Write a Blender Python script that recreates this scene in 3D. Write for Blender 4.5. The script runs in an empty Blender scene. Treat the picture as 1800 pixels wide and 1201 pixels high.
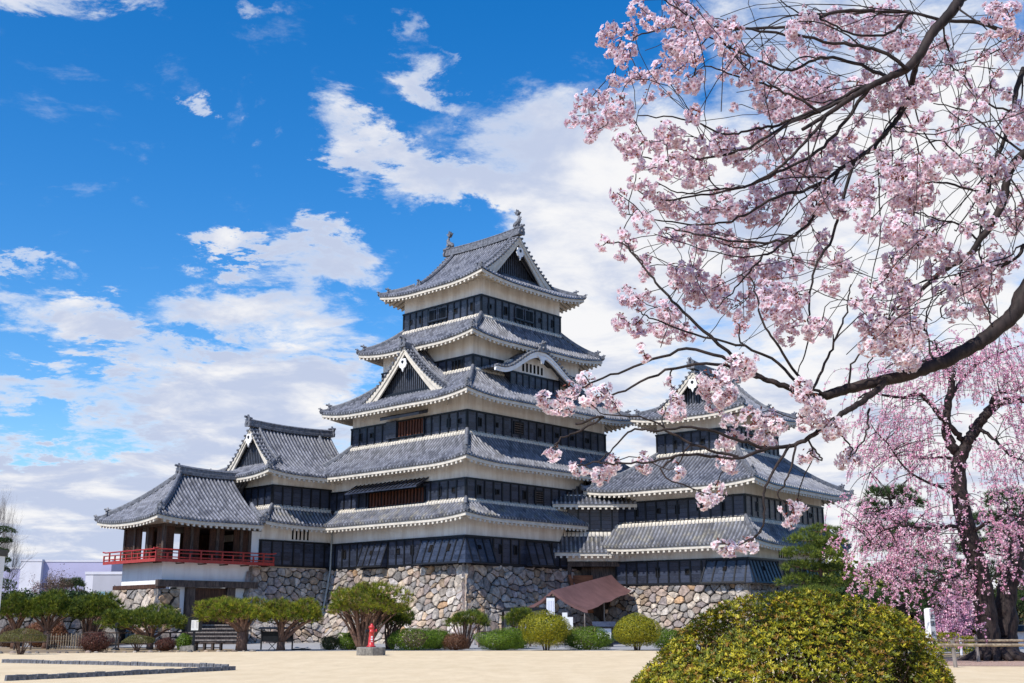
import bpy, math, random
import numpy as np
from mathutils import Vector, Matrix
random.seed(7); rng = np.random.default_rng(7)
C = bpy.context.scene.collection
PI = math.pi
# ------------------------------------------------------------------ camera, sky, sun, exposure
FPX = 2028.0; TILT = math.radians(13.68); EYE = 1.5
sc = bpy.context.scene
cam = bpy.data.cameras.new('camera'); camo = bpy.data.objects.new('camera', cam); C.objects.link(camo)
camo.location = (0, 0, EYE); camo.rotation_euler = (PI/2 + TILT, 0, 0)
cam.sensor_width = 36; cam.lens = FPX/1800*36; cam.clip_start = .1; cam.clip_end = 5000
sc.camera = camo
sc.view_settings.view_transform = 'Standard'; sc.view_settings.look = 'None'
sc.view_settings.exposure = 0.30; sc.view_settings.gamma = 1.0

def ray(px, py):
    x = (px-900)/FPX; b = -(py-600.5)/FPX
    return np.array([x, math.cos(TILT)-b*math.sin(TILT), math.sin(TILT)+b*math.cos(TILT)])
def at(px, py, y):                       # the point of the line of sight that lies y metres in front of the viewer
    r = ray(px, py)*(y/ray(px, py)[1]); return Vector((r[0], r[1], r[2]+EYE))
def ground(px, py, z=0.0):
    r = ray(px, py); k = (z-EYE)/r[2]; return Vector((r[0]*k, r[1]*k, z))

SUN_EL = math.radians(47); SUN_DIR = Vector((-.67, -.74, 0)).normalized()
sunv = Vector((SUN_DIR.x*math.cos(SUN_EL), SUN_DIR.y*math.cos(SUN_EL), math.sin(SUN_EL)))
sl = bpy.data.lights.new('sun', 'SUN'); sl.energy = 4.2; sl.angle = math.radians(.53); sl.color = (1, .95, .86)
so = bpy.data.objects.new('sun', sl); C.objects.link(so); so.rotation_euler = (-sunv).to_track_quat('-Z', 'Y').to_euler()
so.location = (-30, -30, 60)

class NT:                                # small node-graph helper
    def __init__(s, nt): s.nt = nt; s.n = nt.nodes; s.l = nt.links
    def new(s, t, **kw):
        n = s.n.new(t)
        for k, v in kw.items():
            if hasattr(n, k): setattr(n, k, v)
        return n
    def link(s, a, b): s.l.new(a, b)
    def set(s, inp, v):
        if isinstance(v, bpy.types.NodeSocket): s.link(v, inp)
        elif v is not None: inp.default_value = v
    def math(s, op, a, b=None, clamp=False):
        n = s.new('ShaderNodeMath', operation=op); n.use_clamp = clamp
        s.set(n.inputs[0], a); s.set(n.inputs[1], b); return n.outputs[0]
    def ramp(s, f, a, b, lo=0., hi=1., smooth=True):
        n = s.new('ShaderNodeMapRange'); n.interpolation_type = 'SMOOTHSTEP' if smooth else 'LINEAR'
        s.set(n.inputs[0], f)
        for i, v in enumerate((a, b, lo, hi)): s.set(n.inputs[i+1], v)
        return n.outputs[0]
    def noise(s, vec, scale, detail=4, rough=.55, dist=0., col=False):
        n = s.new('ShaderNodeTexNoise'); s.set(n.inputs['Vector'], vec)
        n.inputs['Scale'].default_value = scale; n.inputs['Detail'].default_value = detail
        n.inputs['Roughness'].default_value = rough; n.inputs['Distortion'].default_value = dist
        return n.outputs['Color'] if col else n.outputs['Fac']
    def mix(s, f, a, b, mode='MIX'):
        n = s.new('ShaderNodeMix', data_type='RGBA', blend_type=mode)
        s.set(n.inputs[0], f); s.set(n.inputs[6], a if not isinstance(a, tuple) else (*a, 1)[:4]); s.set(n.inputs[7], b if not isinstance(b, tuple) else (*b, 1)[:4])
        return n.outputs[2]
    def vmul(s, v, t):
        n = s.new('ShaderNodeVectorMath', operation='MULTIPLY'); s.set(n.inputs[0], v); n.inputs[1].default_value = t; return n.outputs[0]

w = bpy.data.worlds.new('World'); sc.world = w; w.use_nodes = True
g = NT(w.node_tree); g.n.clear()
out = g.new('ShaderNodeOutputWorld')
sky = g.new('ShaderNodeTexSky', sky_type='NISHITA'); sky.sun_disc = False
sky.sun_elevation = SUN_EL; sky.sun_rotation = math.atan2(SUN_DIR.x, SUN_DIR.y) % (2*PI)
sky.air_density = 1.0; sky.dust_density = .35; sky.ozone_density = 3.0
hs = g.new('ShaderNodeHueSaturation'); hs.inputs['Saturation'].default_value = 1.42; hs.inputs['Value'].default_value = 1.42
hs.inputs['Hue'].default_value = .505
g.link(sky.outputs[0], hs.inputs['Color'])
tc = g.new('ShaderNodeTexCoord'); sx = g.new('ShaderNodeSeparateXYZ'); g.link(tc.outputs['Generated'], sx.inputs[0])
az = g.math('MULTIPLY', g.math('ARCTAN2', sx.outputs[0], sx.outputs[1]), 57.2958)
el = g.math('MULTIPLY', g.math('ARCSINE', sx.outputs[2]), 57.2958)
cb = g.new('ShaderNodeCombineXYZ'); g.link(az, cb.inputs[0]); g.link(el, cb.inputs[1])
# planar cloud deck coordinates: clouds flatten and crowd towards the horizon
zz = g.math('ADD', g.math('MAXIMUM', sx.outputs[2], 0.0), .16)
cp = g.new('ShaderNodeCombineXYZ'); g.link(g.math('DIVIDE', sx.outputs[0], zz), cp.inputs[0]); g.link(g.math('DIVIDE', sx.outputs[1], zz), cp.inputs[1])
wob = g.noise(cp.outputs[0], 4.5, 9, .68, .3, True)
wv = g.new('ShaderNodeVectorMath', operation='SUBTRACT'); g.link(wob, wv.inputs[0]); wv.inputs[1].default_value = (.5, .5, .5)
wv2 = g.vmul(wv.outputs[0], (11, 8, 0))
cbw = g.new('ShaderNodeVectorMath', operation='ADD'); g.link(cb.outputs[0], cbw.inputs[0]); g.link(wv2, cbw.inputs[1])
def azel(px, py):
    r = ray(px, py); r = r/np.linalg.norm(r)
    return math.degrees(math.atan2(r[0], r[1])), math.degrees(math.asin(r[2]))
PXD = 57.3/FPX*1.0
# (px, py, half-width px, half-height px, tilt deg, weight)  regions of the sky where the cloud deck is thick (+) or broken (-)
BL = [(1500, 420, 560, 520, 0, 1.0), (1090, 340, 170, 150, 10, .8), (930, 225, 120, 55, 20, .5), (1010, 470, 110, 150, 0, .7), (1010, 640, 150, 120, 0, .8),
      (580, 225, 70, 40, -30, .75), (650, 268, 80, 38, -25, .8), (770, 315, 120, 36, -14, .85), (880, 345, 80, 45, -5, .8), (625, 335, 24, 34, 0, .55), (690, 345, 40, 30, 0, .5),
      (750, 135, 50, 45, -30, .6), (790, 170, 60, 30, -20, .6), (735, 40, 40, 28, -40, .45), (790, 95, 40, 14, -40, .4), (362, 205, 26, 18, 0, .7), (470, 260, 60, 30, -50, .3),
      (60, 5, 130, 34, 0, .85), (200, -5, 110, 28, -5, .75), (450, 5, 60, 20, -20, .4), (400, 445, 60, 26, -8, .9), (450, 462, 70, 26, -15, .8), (600, 485, 90, 50, -5, .95), (560, 440, 60, 22, 10, .6),
      (420, 545, 170, 44, 0, .9), (80, 560, 130, 50, -10, .75), (180, 585, 90, 34, -8, .8), (20, 455, 60, 12, -12, .55), (380, 640, 330, 50, 4, .6), (40, 690, 110, 44, 0, .85), (330, 710, 160, 60, 10, .8),
      (560, 640, 130, 60, 0, .7), (260, 800, 420, 70, 4, .8), (480, 720, 160, 70, 0, .75), (150, 900, 360, 60, 0, .75), (60, 850, 200, 60, 0, .7), (300, 960, 700, 60, 0, .9), (1400, 930, 760, 200, 0, .95),
      (115, 775, 120, 34, 5, -.7), (330, 600, 160, 22, -4, -.3), (1010, 405, 40, 50, -30, -.5), (1035, 545, 50, 30, 0, -.5), (1110, 60, 150, 170, 0, -.5), (120, 640, 160, 20, -6, -.3)]
dens = None
for (px, py, rw, rh, tl, wt) in BL:
    a0, e0 = azel(px, py)
    mp = g.new('ShaderNodeMapping', vector_type='TEXTURE'); g.link(cbw.outputs[0], mp.inputs['Vector'])
    mp.inputs['Location'].default_value = (a0, e0, 0); mp.inputs['Rotation'].default_value = (0, 0, math.radians(tl))
    mp.inputs['Scale'].default_value = (rw*PXD*1.05, rh*PXD*1.05, 1)
    ln = g.new('ShaderNodeVectorMath', operation='LENGTH'); g.link(mp.outputs[0], ln.inputs[0])
    b = g.ramp(ln.outputs['Value'], 1.45, .15, 0, wt)
    dens = b if dens is None else g.math('ADD', dens, b)
dens = g.math('ADD', dens, g.ramp(el, 9, 2.5, 0, .9))
dens = g.math('MINIMUM', dens, 1.15)
n1 = g.noise(cp.outputs[0], 4.2, 10, .66, .35)
n2 = g.noise(cp.outputs[0], 13.0, 8, .65, .3)
nn = g.math('ADD', g.math('MULTIPLY', n1, 1.9), g.math('MULTIPLY', n2, .7))     # ~ .75 mean
dd = g.math('ADD', g.math('MULTIPLY', dens, 1.0), g.math('SUBTRACT', nn, 1.32))
mask = g.ramp(dd, .10, .92)
shade = g.math('ADD', g.noise(cp.outputs[0], 3.4, 7, .6, .3), g.ramp(az, -18, 20, -.07, .07))
ccol = g.mix(g.ramp(shade, .38, .62), (.58, .66, .86), (1.0, 1.0, 1.02))
ccol2 = g.mix(g.ramp(dd, .45, .95), (.84, .90, 1.0), ccol)
bg1 = g.new('ShaderNodeBackground'); g.link(hs.outputs[0], bg1.inputs[0]); bg1.inputs[1].default_value = .105
bg2 = g.new('ShaderNodeBackground'); g.link(ccol2, bg2.inputs[0]); bg2.inputs[1].default_value = .76
ms = g.new('ShaderNodeMixShader'); g.link(mask, ms.inputs[0]); g.link(bg1.outputs[0], ms.inputs[1]); g.link(bg2.outputs[0], ms.inputs[2])
g.link(ms.outputs[0], out.inputs[0])

# ------------------------------------------------------------------ materials
M = {}
def mat(name, build, rough=.7, spec=.3):
    m = bpy.data.materials.new(name); m.use_nodes = True; k = NT(m.node_tree); p = k.n['Principled BSDF']
    p.inputs['Roughness'].default_value = rough
    p.inputs['Specular IOR Level'].default_value = spec
    col = build(k, p)
    if col is not None: k.set(p.inputs['Base Color'], col if not isinstance(col, tuple) else (*col, 1)[:4])
    M[name] = m; return m
def obj_co(k): return k.new('ShaderNodeTexCoord').outputs['Object']
def bump(k, p, h, strength=.5, dist=.02):
    b = k.new('ShaderNodeBump'); b.inputs['Strength'].default_value = strength; b.inputs['Distance'].default_value = dist
    k.link(h, b.inputs['Height']); k.link(b.outputs[0], p.inputs['Normal'])
def attr(k, name='Col'): a = k.new('ShaderNodeAttribute'); a.attribute_name = name; return a.outputs['Color']
def simple(name, col, var=.25, scale=3., rough=.7, spec=.3, bs=.0, bd=.01):
    def f(k, p):
        co = obj_co(k); n = k.noise(co, scale, 5, .6)
        if bs: bump(k, p, k.noise(co, scale*4, 5, .65), bs, bd)
        c = Vector(col); return k.mix(k.ramp(n, .3, .7), tuple(c*(1-var)), tuple(c*(1+var)))
    return mat(name, f, rough, spec)
def attr_mat(name, var=.15, scale=6., rough=.7, spec=.3, bs=0., bd=.02, trans=0., tcol=None):
    def f(k, p):
        co = obj_co(k); n = k.noise(co, scale, 5, .6)
        if bs: bump(k, p, k.noise(co, scale*2.5, 6, .65), bs, bd)
        c = k.mix(1.0, attr(k), k.mix(k.ramp(n, .3, .7), (1-var,)*3, (1+var*.6,)*3), 'MULTIPLY')
        if trans:
            tr = k.new('ShaderNodeBsdfTranslucent'); k.link(c, tr.inputs[0])
            mx = k.new('ShaderNodeMixShader'); mx.inputs[0].default_value = trans
            k.link(p.outputs[0], mx.inputs[1]); k.link(tr.outputs[0], mx.inputs[2])
            k.link(mx.outputs[0], k.n['Material Output'].inputs[0])
        return c
    return mat(name, f, rough, spec)

def tile_build(lichen):
    def f(k, p):
        uv = k.new('ShaderNodeUVMap').outputs[0]; s = k.new('ShaderNodeSeparateXYZ'); k.link(uv, s.inputs[0])
        cu = k.math('FLOOR', k.math('ADD', s.outputs[0], .0)); fv = k.math('MULTIPLY', s.outputs[1], 1/.27)
        cv = k.math('FLOOR', fv); fr = k.math('FRACT', fv)
        cc = k.new('ShaderNodeCombineXYZ'); k.link(cu, cc.inputs[0]); k.link(cv, cc.inputs[1])
        wn = k.new('ShaderNodeTexWhiteNoise', noise_dimensions='2D'); k.link(cc.outputs[0], wn.inputs['Vector'])
        co = obj_co(k)
        a = k.mix(wn.outputs['Value'], (.085, .087, .104), (.255, .26, .30))
        a = k.mix(k.math('MULTIPLY', k.ramp(k.noise(co, .7, 5, .65), .42, .66), .55), a, (.28, .282, .305))
        a = k.mix(k.math('MULTIPLY', k.ramp(k.noise(co, 2.3, 6, .7), .5, .75), .5), a, (.055, .053, .053))
        if lichen: a = k.mix(k.math('MULTIPLY', k.ramp(k.noise(co, 1.1, 7, .72), .50, .66), lichen), a, (.36, .32, .22))
        edge = k.ramp(fr, 0, .16, .35, 1)
        pan = k.math('ABSOLUTE', k.math('SUBTRACT', k.math('FRACT', s.outputs[0]), .5)); a = k.mix(k.ramp(pan, .20, .30), a, k.mix(.72, a, (.026, .027, .032)))  # pans between the tile rolls darkened: shade put into the colour
        bump(k, p, k.math('ADD', k.ramp(fr, 0, 1, 1, 0, False), k.math('MULTIPLY', k.noise(co, 18, 3), .5)), .8, .045)
        return k.mix(edge, (.035, .036, .042), a)
    return f
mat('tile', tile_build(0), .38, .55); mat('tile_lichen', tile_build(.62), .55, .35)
simple('ridge', (.135, .14, .16), .45, 5, .5, .45, .5, .03)
def plaster(k, p):
    co = obj_co(k); st = k.noise(k.vmul(co, (1.6, 1.6, .22)), 1.0, 7, .68)
    b = k.noise(co, .5, 5, .6)
    c = k.mix(k.ramp(st, .34, .62), (.66, .605, .545), (.84, .81, .765))
    c = k.mix(k.math('MULTIPLY', k.ramp(b, .42, .68), .55), c, (.64, .57, .495))
    bump(k, p, k.noise(co, 14, 5), .15, .01); return c
mat('plaster', plaster, .85, .2)
def plaster2(k, p):
    co = obj_co(k); st = k.noise(k.vmul(co, (1.2, 1.2, .3)), 1.0, 6, .6)
    return k.mix(k.ramp(st, .3, .6), (.74, .72, .71), (.84, .83, .82))
simple('soffit', (.34, .31, .27), .2, 2, .9, .1)  # underside of white plaster, the shade under the eaves put into its grey
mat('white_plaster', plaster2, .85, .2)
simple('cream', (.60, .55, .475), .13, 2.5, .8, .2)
def lacquer(k, p):
    co = obj_co(k); s = k.new('ShaderNodeSeparateXYZ'); k.link(co, s.inputs[0])
    fz = k.math('FRACT', k.math('MULTIPLY', s.outputs[2], 1/.31)); cz = k.math('FLOOR', k.math('MULTIPLY', s.outputs[2], 1/.31))
    seg = k.math('FLOOR', k.math('MULTIPLY', k.math('ADD', s.outputs[0], s.outputs[1]), 1/.95))
    cc = k.new('ShaderNodeCombineXYZ'); k.link(cz, cc.inputs[0]); k.link(seg, cc.inputs[1])
    wn = k.new('ShaderNodeTexWhiteNoise', noise_dimensions='2D'); k.link(cc.outputs[0], wn.inputs['Vector'])
    n = k.noise(k.vmul(co, (3, 3, 14)), 1.5, 6, .65)
    a = k.mix(wn.outputs['Value'], (.016, .020, .034), (.042, .052, .084))
    a = k.mix(k.math('MULTIPLY', k.ramp(n, .45, .75), .5), a, (.075, .09, .13))
    bump(k, p, k.math('ADD', fz, k.math('MULTIPLY', n, .25)), .9, .035)
    k.set(p.inputs['Roughness'], k.ramp(n, .3, .8, .26, .5))
    return k.mix(k.ramp(fz, 0, .1), (.008, .009, .012), a)
mat('black_boards', lacquer, .42, .5)
simple('black_wood', (.006, .007, .010), .35, 8, .45, .4)
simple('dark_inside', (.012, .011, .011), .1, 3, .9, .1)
def wood(name, a, b, sc_=(4, 4, .6)):
    def f(k, p):
        co = obj_co(k); n = k.noise(k.vmul(co, sc_), 2.5, 7, .65, .3); bump(k, p, n, .4, .015)
        return k.mix(k.ramp(n, .35, .68), a, b)
    mat(name, f, .7, .25)
wood('brown_wood', (.040, .019, .013), (.105, .048, .028)); wood('lattice_wood', (.050, .020, .013), (.15, .050, .026))
wood('old_wood', (.040, .030, .027), (.13, .095, .078)); wood('plank_wood', (.17, .062, .028), (.32, .13, .06), (.5, .5, 5))
wood('grey_wood', (.13, .11, .10), (.30, .265, .24)); wood('bamboo', (.16, .12, .085), (.36, .29, .20), (3, 3, 3))
wood('bark_dark', (.012, .008, .008), (.042, .029, .027), (6, 6, 1.2)); wood('bark_brown', (.060, .036, .027), (.16, .10, .075), (6, 6, 1.2))
wood('bark_red', (.10, .055, .040), (.24, .14, .10), (8, 8, 1.5))
simple('red_lacquer', (.36, .030, .022), .22, 6, .42, .45)
simple('hydrant_red', (.52, .035, .035), .2, 12, .35, .5)
simple('concrete', (.20, .185, .165), .35, 8, .9, .2, .4, .01)
simple('white_paint', (.76, .77, .80), .05, 5, .5, .4); simple('paper', (.82, .82, .80), .04, 12, .8, .2)
simple('ink', (.03, .03, .035), .2, 5, .7, .2); simple('black_metal', (.014, .014, .016), .3, 8, .45, .4)
simple('slat_paint', (.060, .066, .085), .3, 4, .5, .4)
simple('copper', (.12, .19, .18), .3, 4, .6, .4); simple('grey_metal', (.32, .34, .33), .15, 5, .5, .4)
simple('canopy_cloth', (.150, .078, .075), .16, 1.3, .75, .25, .25, .03)
simple('glass', (.20, .36, .45), .25, 1, .12, .6); simple('wall_lilac', (.40, .39, .56), .06, .2, .6, .3); simple('wall_pale', (.60, .60, .66), .06, .3, .7, .3)
simple('wall_grey', (.40, .40, .45), .06, .3, .7, .3)
attr_mat('stone', .42, 3.2, .88, .2, 1.0, .10); attr_mat('leaf', .1, 1.2, .5, .35, 0, 0, .22); attr_mat('needle', .1, 1.2, .6, .25, 0, 0, .15)
attr_mat('petal', .05, 30, .7, .15, 0, 0, .42); attr_mat('twig_leaf', .1, 3, .6, .3, 0, 0, .15)
simple('gap', (.035, .030, .027), .4, 3, .95, .1)
def lawn(k, p):
    co = obj_co(k); a = k.noise(k.vmul(co, (1, .35, 1)), 1.3, 8, .7); b = k.noise(co, 26, 4, .7); d = k.noise(co, .16, 4, .6)
    bump(k, p, k.math('ADD', b, a), .5, .03)
    c = k.mix(k.ramp(a, .32, .68), (.64, .49, .30), (.745, .59, .385)); c = k.mix(k.math('MULTIPLY', k.ramp(b, .35, .7), .45), c, (.79, .645, .44))
    c = k.mix(k.math('MULTIPLY', k.ramp(k.noise(k.vmul(co, (.5, .16, 1)), 2.1, 6, .7), .56, .72), .5), c, (.56, .44, .28))
    c = k.mix(k.math('MULTIPLY', k.ramp(k.noise(k.vmul(co, (1, .5, 1)), 7, 6, .75), .58, .70), .5), c, (.50, .38, .22))
    return k.mix(k.math('MULTIPLY', k.ramp(d, .4, .7), .3), c, (.60, .47, .29))
mat('lawn', lawn, .95, .1)
def gravel(k, p):
    co = obj_co(k); v = k.new('ShaderNodeTexVoronoi'); k.link(co, v.inputs['Vector']); v.inputs['Scale'].default_value = 22
    bump(k, p, v.outputs['Distance'], .5, .02); return k.mix(k.ramp(k.noise(co, .8, 6, .7), .3, .7), (.27, .265, .265), (.40, .39, .385))
mat('gravel', gravel, .95, .1); simple('earth', (.30, .225, .145), .3, .8, .95, .1, .5, .05)
def litter(k, p):
    co = obj_co(k); n = k.noise(co, 9, 6, .75); bump(k, p, n, .8, .04)
    c = k.mix(k.ramp(n, .35, .6), (.22, .13, .085), (.50, .36, .28)); return k.mix(k.ramp(k.noise(co, 30, 3, .7), .56, .66), c, (.62, .42, .44))
mat('petal_litter', litter, .95, .1)

# ------------------------------------------------------------------ mesh helpers
def link(o, parent=None):
    C.objects.link(o)
    if parent is not None: o.parent = parent
    return o
def tag(o, label=None, cat=None, group=None, kind=None):
    if label: o['label'] = label
    if cat: o['category'] = cat
    if group: o['group'] = group
    if kind: o['kind'] = kind
    return o
def empty(name, loc=(0, 0, 0), rz=0, label=None, cat=None, group=None):
    o = bpy.data.objects.new(name, None); link(o); o.location = loc; o.rotation_euler = (0, 0, rz); o.empty_display_size = .3
    return tag(o, label, cat, group)
def copy_tree(o, parent=None):
    c = o.copy(); link(c, parent)
    for ch in list(o.children): copy_tree(ch, c)
    return c
class MB:
    def __init__(s): s.v = []; s.f = []; s.c = []; s.col = None
    def face(s, pts):
        n = len(s.v); s.v += [tuple(p) for p in pts]; s.f.append(tuple(range(n, n+len(pts)))); s.c.append(s.col); return s
    def grid(s, rows):                     # rows of points -> quads
        n = len(s.v); m = len(rows[0])
        for r in rows: s.v += [tuple(p) for p in r]
        for i in range(len(rows)-1):
            for j in range(m-1):
                a = n+i*m+j; s.f.append((a, a+1, a+m+1, a+m)); s.c.append(s.col)
        return s
    def hexa(s, p):                        # 8 corners: bottom 4, top 4
        n = len(s.v); s.v += [tuple(q) for q in p]
        for q in ((3, 2, 1, 0), (4, 5, 6, 7), (0, 1, 5, 4), (1, 2, 6, 5), (2, 3, 7, 6), (3, 0, 4, 7)): s.f.append(tuple(n+i for i in q)); s.c.append(s.col)
        return s
    def box(s, x0, x1, y0, y1, z0, z1):
        return s.hexa([(x0, y0, z0), (x1, y0, z0), (x1, y1, z0), (x0, y1, z0), (x0, y0, z1), (x1, y0, z1), (x1, y1, z1), (x0, y1, z1)])
    def prism(s, poly, vec):               # polygon of 3-D points extruded along vec
        n = len(s.v); m = len(poly); vec = Vector(vec)
        s.v += [tuple(p) for p in poly]+[tuple(Vector(p)+vec) for p in poly]
        s.f.append(tuple(n+m-1-i for i in range(m))); s.f.append(tuple(n+m+i for i in range(m))); s.c += [s.col]*2
        for i in range(m): j = (i+1) % m; s.f.append((n+i, n+j, n+m+j, n+m+i)); s.c.append(s.col)
        return s
    def tube(s, pts, rad, k=6, cap=True):
        pts = [Vector(p) for p in pts]; n = len(pts)
        if not hasattr(rad, '__len__'): rad = [rad]*n
        base = len(s.v); up = Vector((0, 0, 1)); prev = None
        for i, p in enumerate(pts):
            t = (pts[min(i+1, n-1)]-pts[max(i-1, 0)])
            t = t.normalized() if t.length > 1e-9 else up
            a = prev-t*prev.dot(t) if prev is not None else t.cross(up)
            if a.length < 1e-4: a = t.cross(Vector((1, 0, 0)))
            a.normalize(); prev = a; b = t.cross(a)
            for j in range(k):
                an = 2*PI*j/k; s.v.append(tuple(p+(a*math.cos(an)+b*math.sin(an))*rad[i]))
        for i in range(n-1):
            for j in range(k):
                q = base+i*k; s.f.append((q+j, q+(j+1) % k, q+k+(j+1) % k, q+k+j)); s.c.append(s.col)
        if cap:
            s.f.append(tuple(base+k-1-j for j in range(k))); s.f.append(tuple(base+(n-1)*k+j for j in range(k))); s.c += [s.col]*2
        return s
    def sweep(s, pts, prof, side=None):     # prof: list of (offset sideways, height)
        pts = [Vector(p) for p in pts]; n = len(pts); rows = []
        for i, p in enumerate(pts):
            t = pts[min(i+1, n-1)]-pts[max(i-1, 0)]; h = Vector((t.x, t.y, 0))
            if h.length < 1e-6: h = Vector((1, 0, 0))
            h.normalize(); sd = Vector((h.y, -h.x, 0))
            rows.append([p+sd*a+Vector((0, 0, b)) for a, b in prof]+[p+sd*prof[0][0]+Vector((0, 0, prof[0][1]))])
        s.grid(rows); s.face(rows[0][:-1][::-1]); s.face(rows[-1][:-1]); return s
    def lathe(s, prof, k=16, c=(0, 0, 0)):
        rows = [[(c[0]+r*math.cos(2*PI*j/k), c[1]+r*math.sin(2*PI*j/k), c[2]+z) for j in range(k+1)] for r, z in prof]
        return s.grid(rows)
    def build(s, name, m, parent=None, smooth=False):
        me = bpy.data.meshes.new(name); me.from_pydata(s.v, [], s.f)
        if any(c is not None for c in s.c):
            a = me.attributes.new('Col', 'FLOAT_COLOR', 'FACE')
            a.data.foreach_set('color', np.array([(*(c or (.2, .2, .2)), 1) for c in s.c], 'f').ravel())
        me.materials.append(M[m])
        if smooth: me.polygons.foreach_set('use_smooth', [True]*len(me.polygons))
        me.update(); return link(bpy.data.objects.new(name, me), parent)
def np_mesh(name, m, parent, V, F, col=None, uv=None, smooth=False):   # F: (n,k) int array; col per face; uv per vertex
    V = np.asarray(V, 'f'); F = np.asarray(F, 'i'); n, k = F.shape
    me = bpy.data.meshes.new(name)
    me.vertices.add(len(V)); me.vertices.foreach_set('co', V.ravel())
    me.loops.add(n*k); me.loops.foreach_set('vertex_index', F.ravel())
    me.polygons.add(n); me.polygons.foreach_set('loop_start', np.arange(0, n*k, k, dtype='i'))
    if col is not None:
        a = me.attributes.new('Col', 'FLOAT_COLOR', 'FACE'); c4 = np.ones((n, 4), 'f'); c4[:, :3] = col; a.data.foreach_set('color', c4.ravel())
    if uv is not None:
        l = me.uv_layers.new(name='UVMap'); l.data.foreach_set('uv', np.asarray(uv, 'f')[F.ravel()].ravel())
    me.polygons.foreach_set('use_smooth', np.full(n, smooth))
    me.materials.append(M[m]); me.update(calc_edges=True); me.validate()
    return link(bpy.data.objects.new(name, me), parent)
def unit(a): return a/np.maximum(np.linalg.norm(a, axis=-1, keepdims=True), 1e-9)
def catmull(P, n=6):
    P = [np.array(p, float) for p in P]; Q = [2*P[0]-P[1]]+P+[2*P[-1]-P[-2]]; out = []
    for i in range(1, len(Q)-2):
        for t in np.linspace(0, 1, n, endpoint=False):
            a, b, c, d = Q[i-1:i+3]
            out.append(.5*((2*b)+(c-a)*t+(2*a-5*b+4*c-d)*t*t+(3*b-a-3*c+d)*t**3))
    out.append(P[-1]); return out
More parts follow.
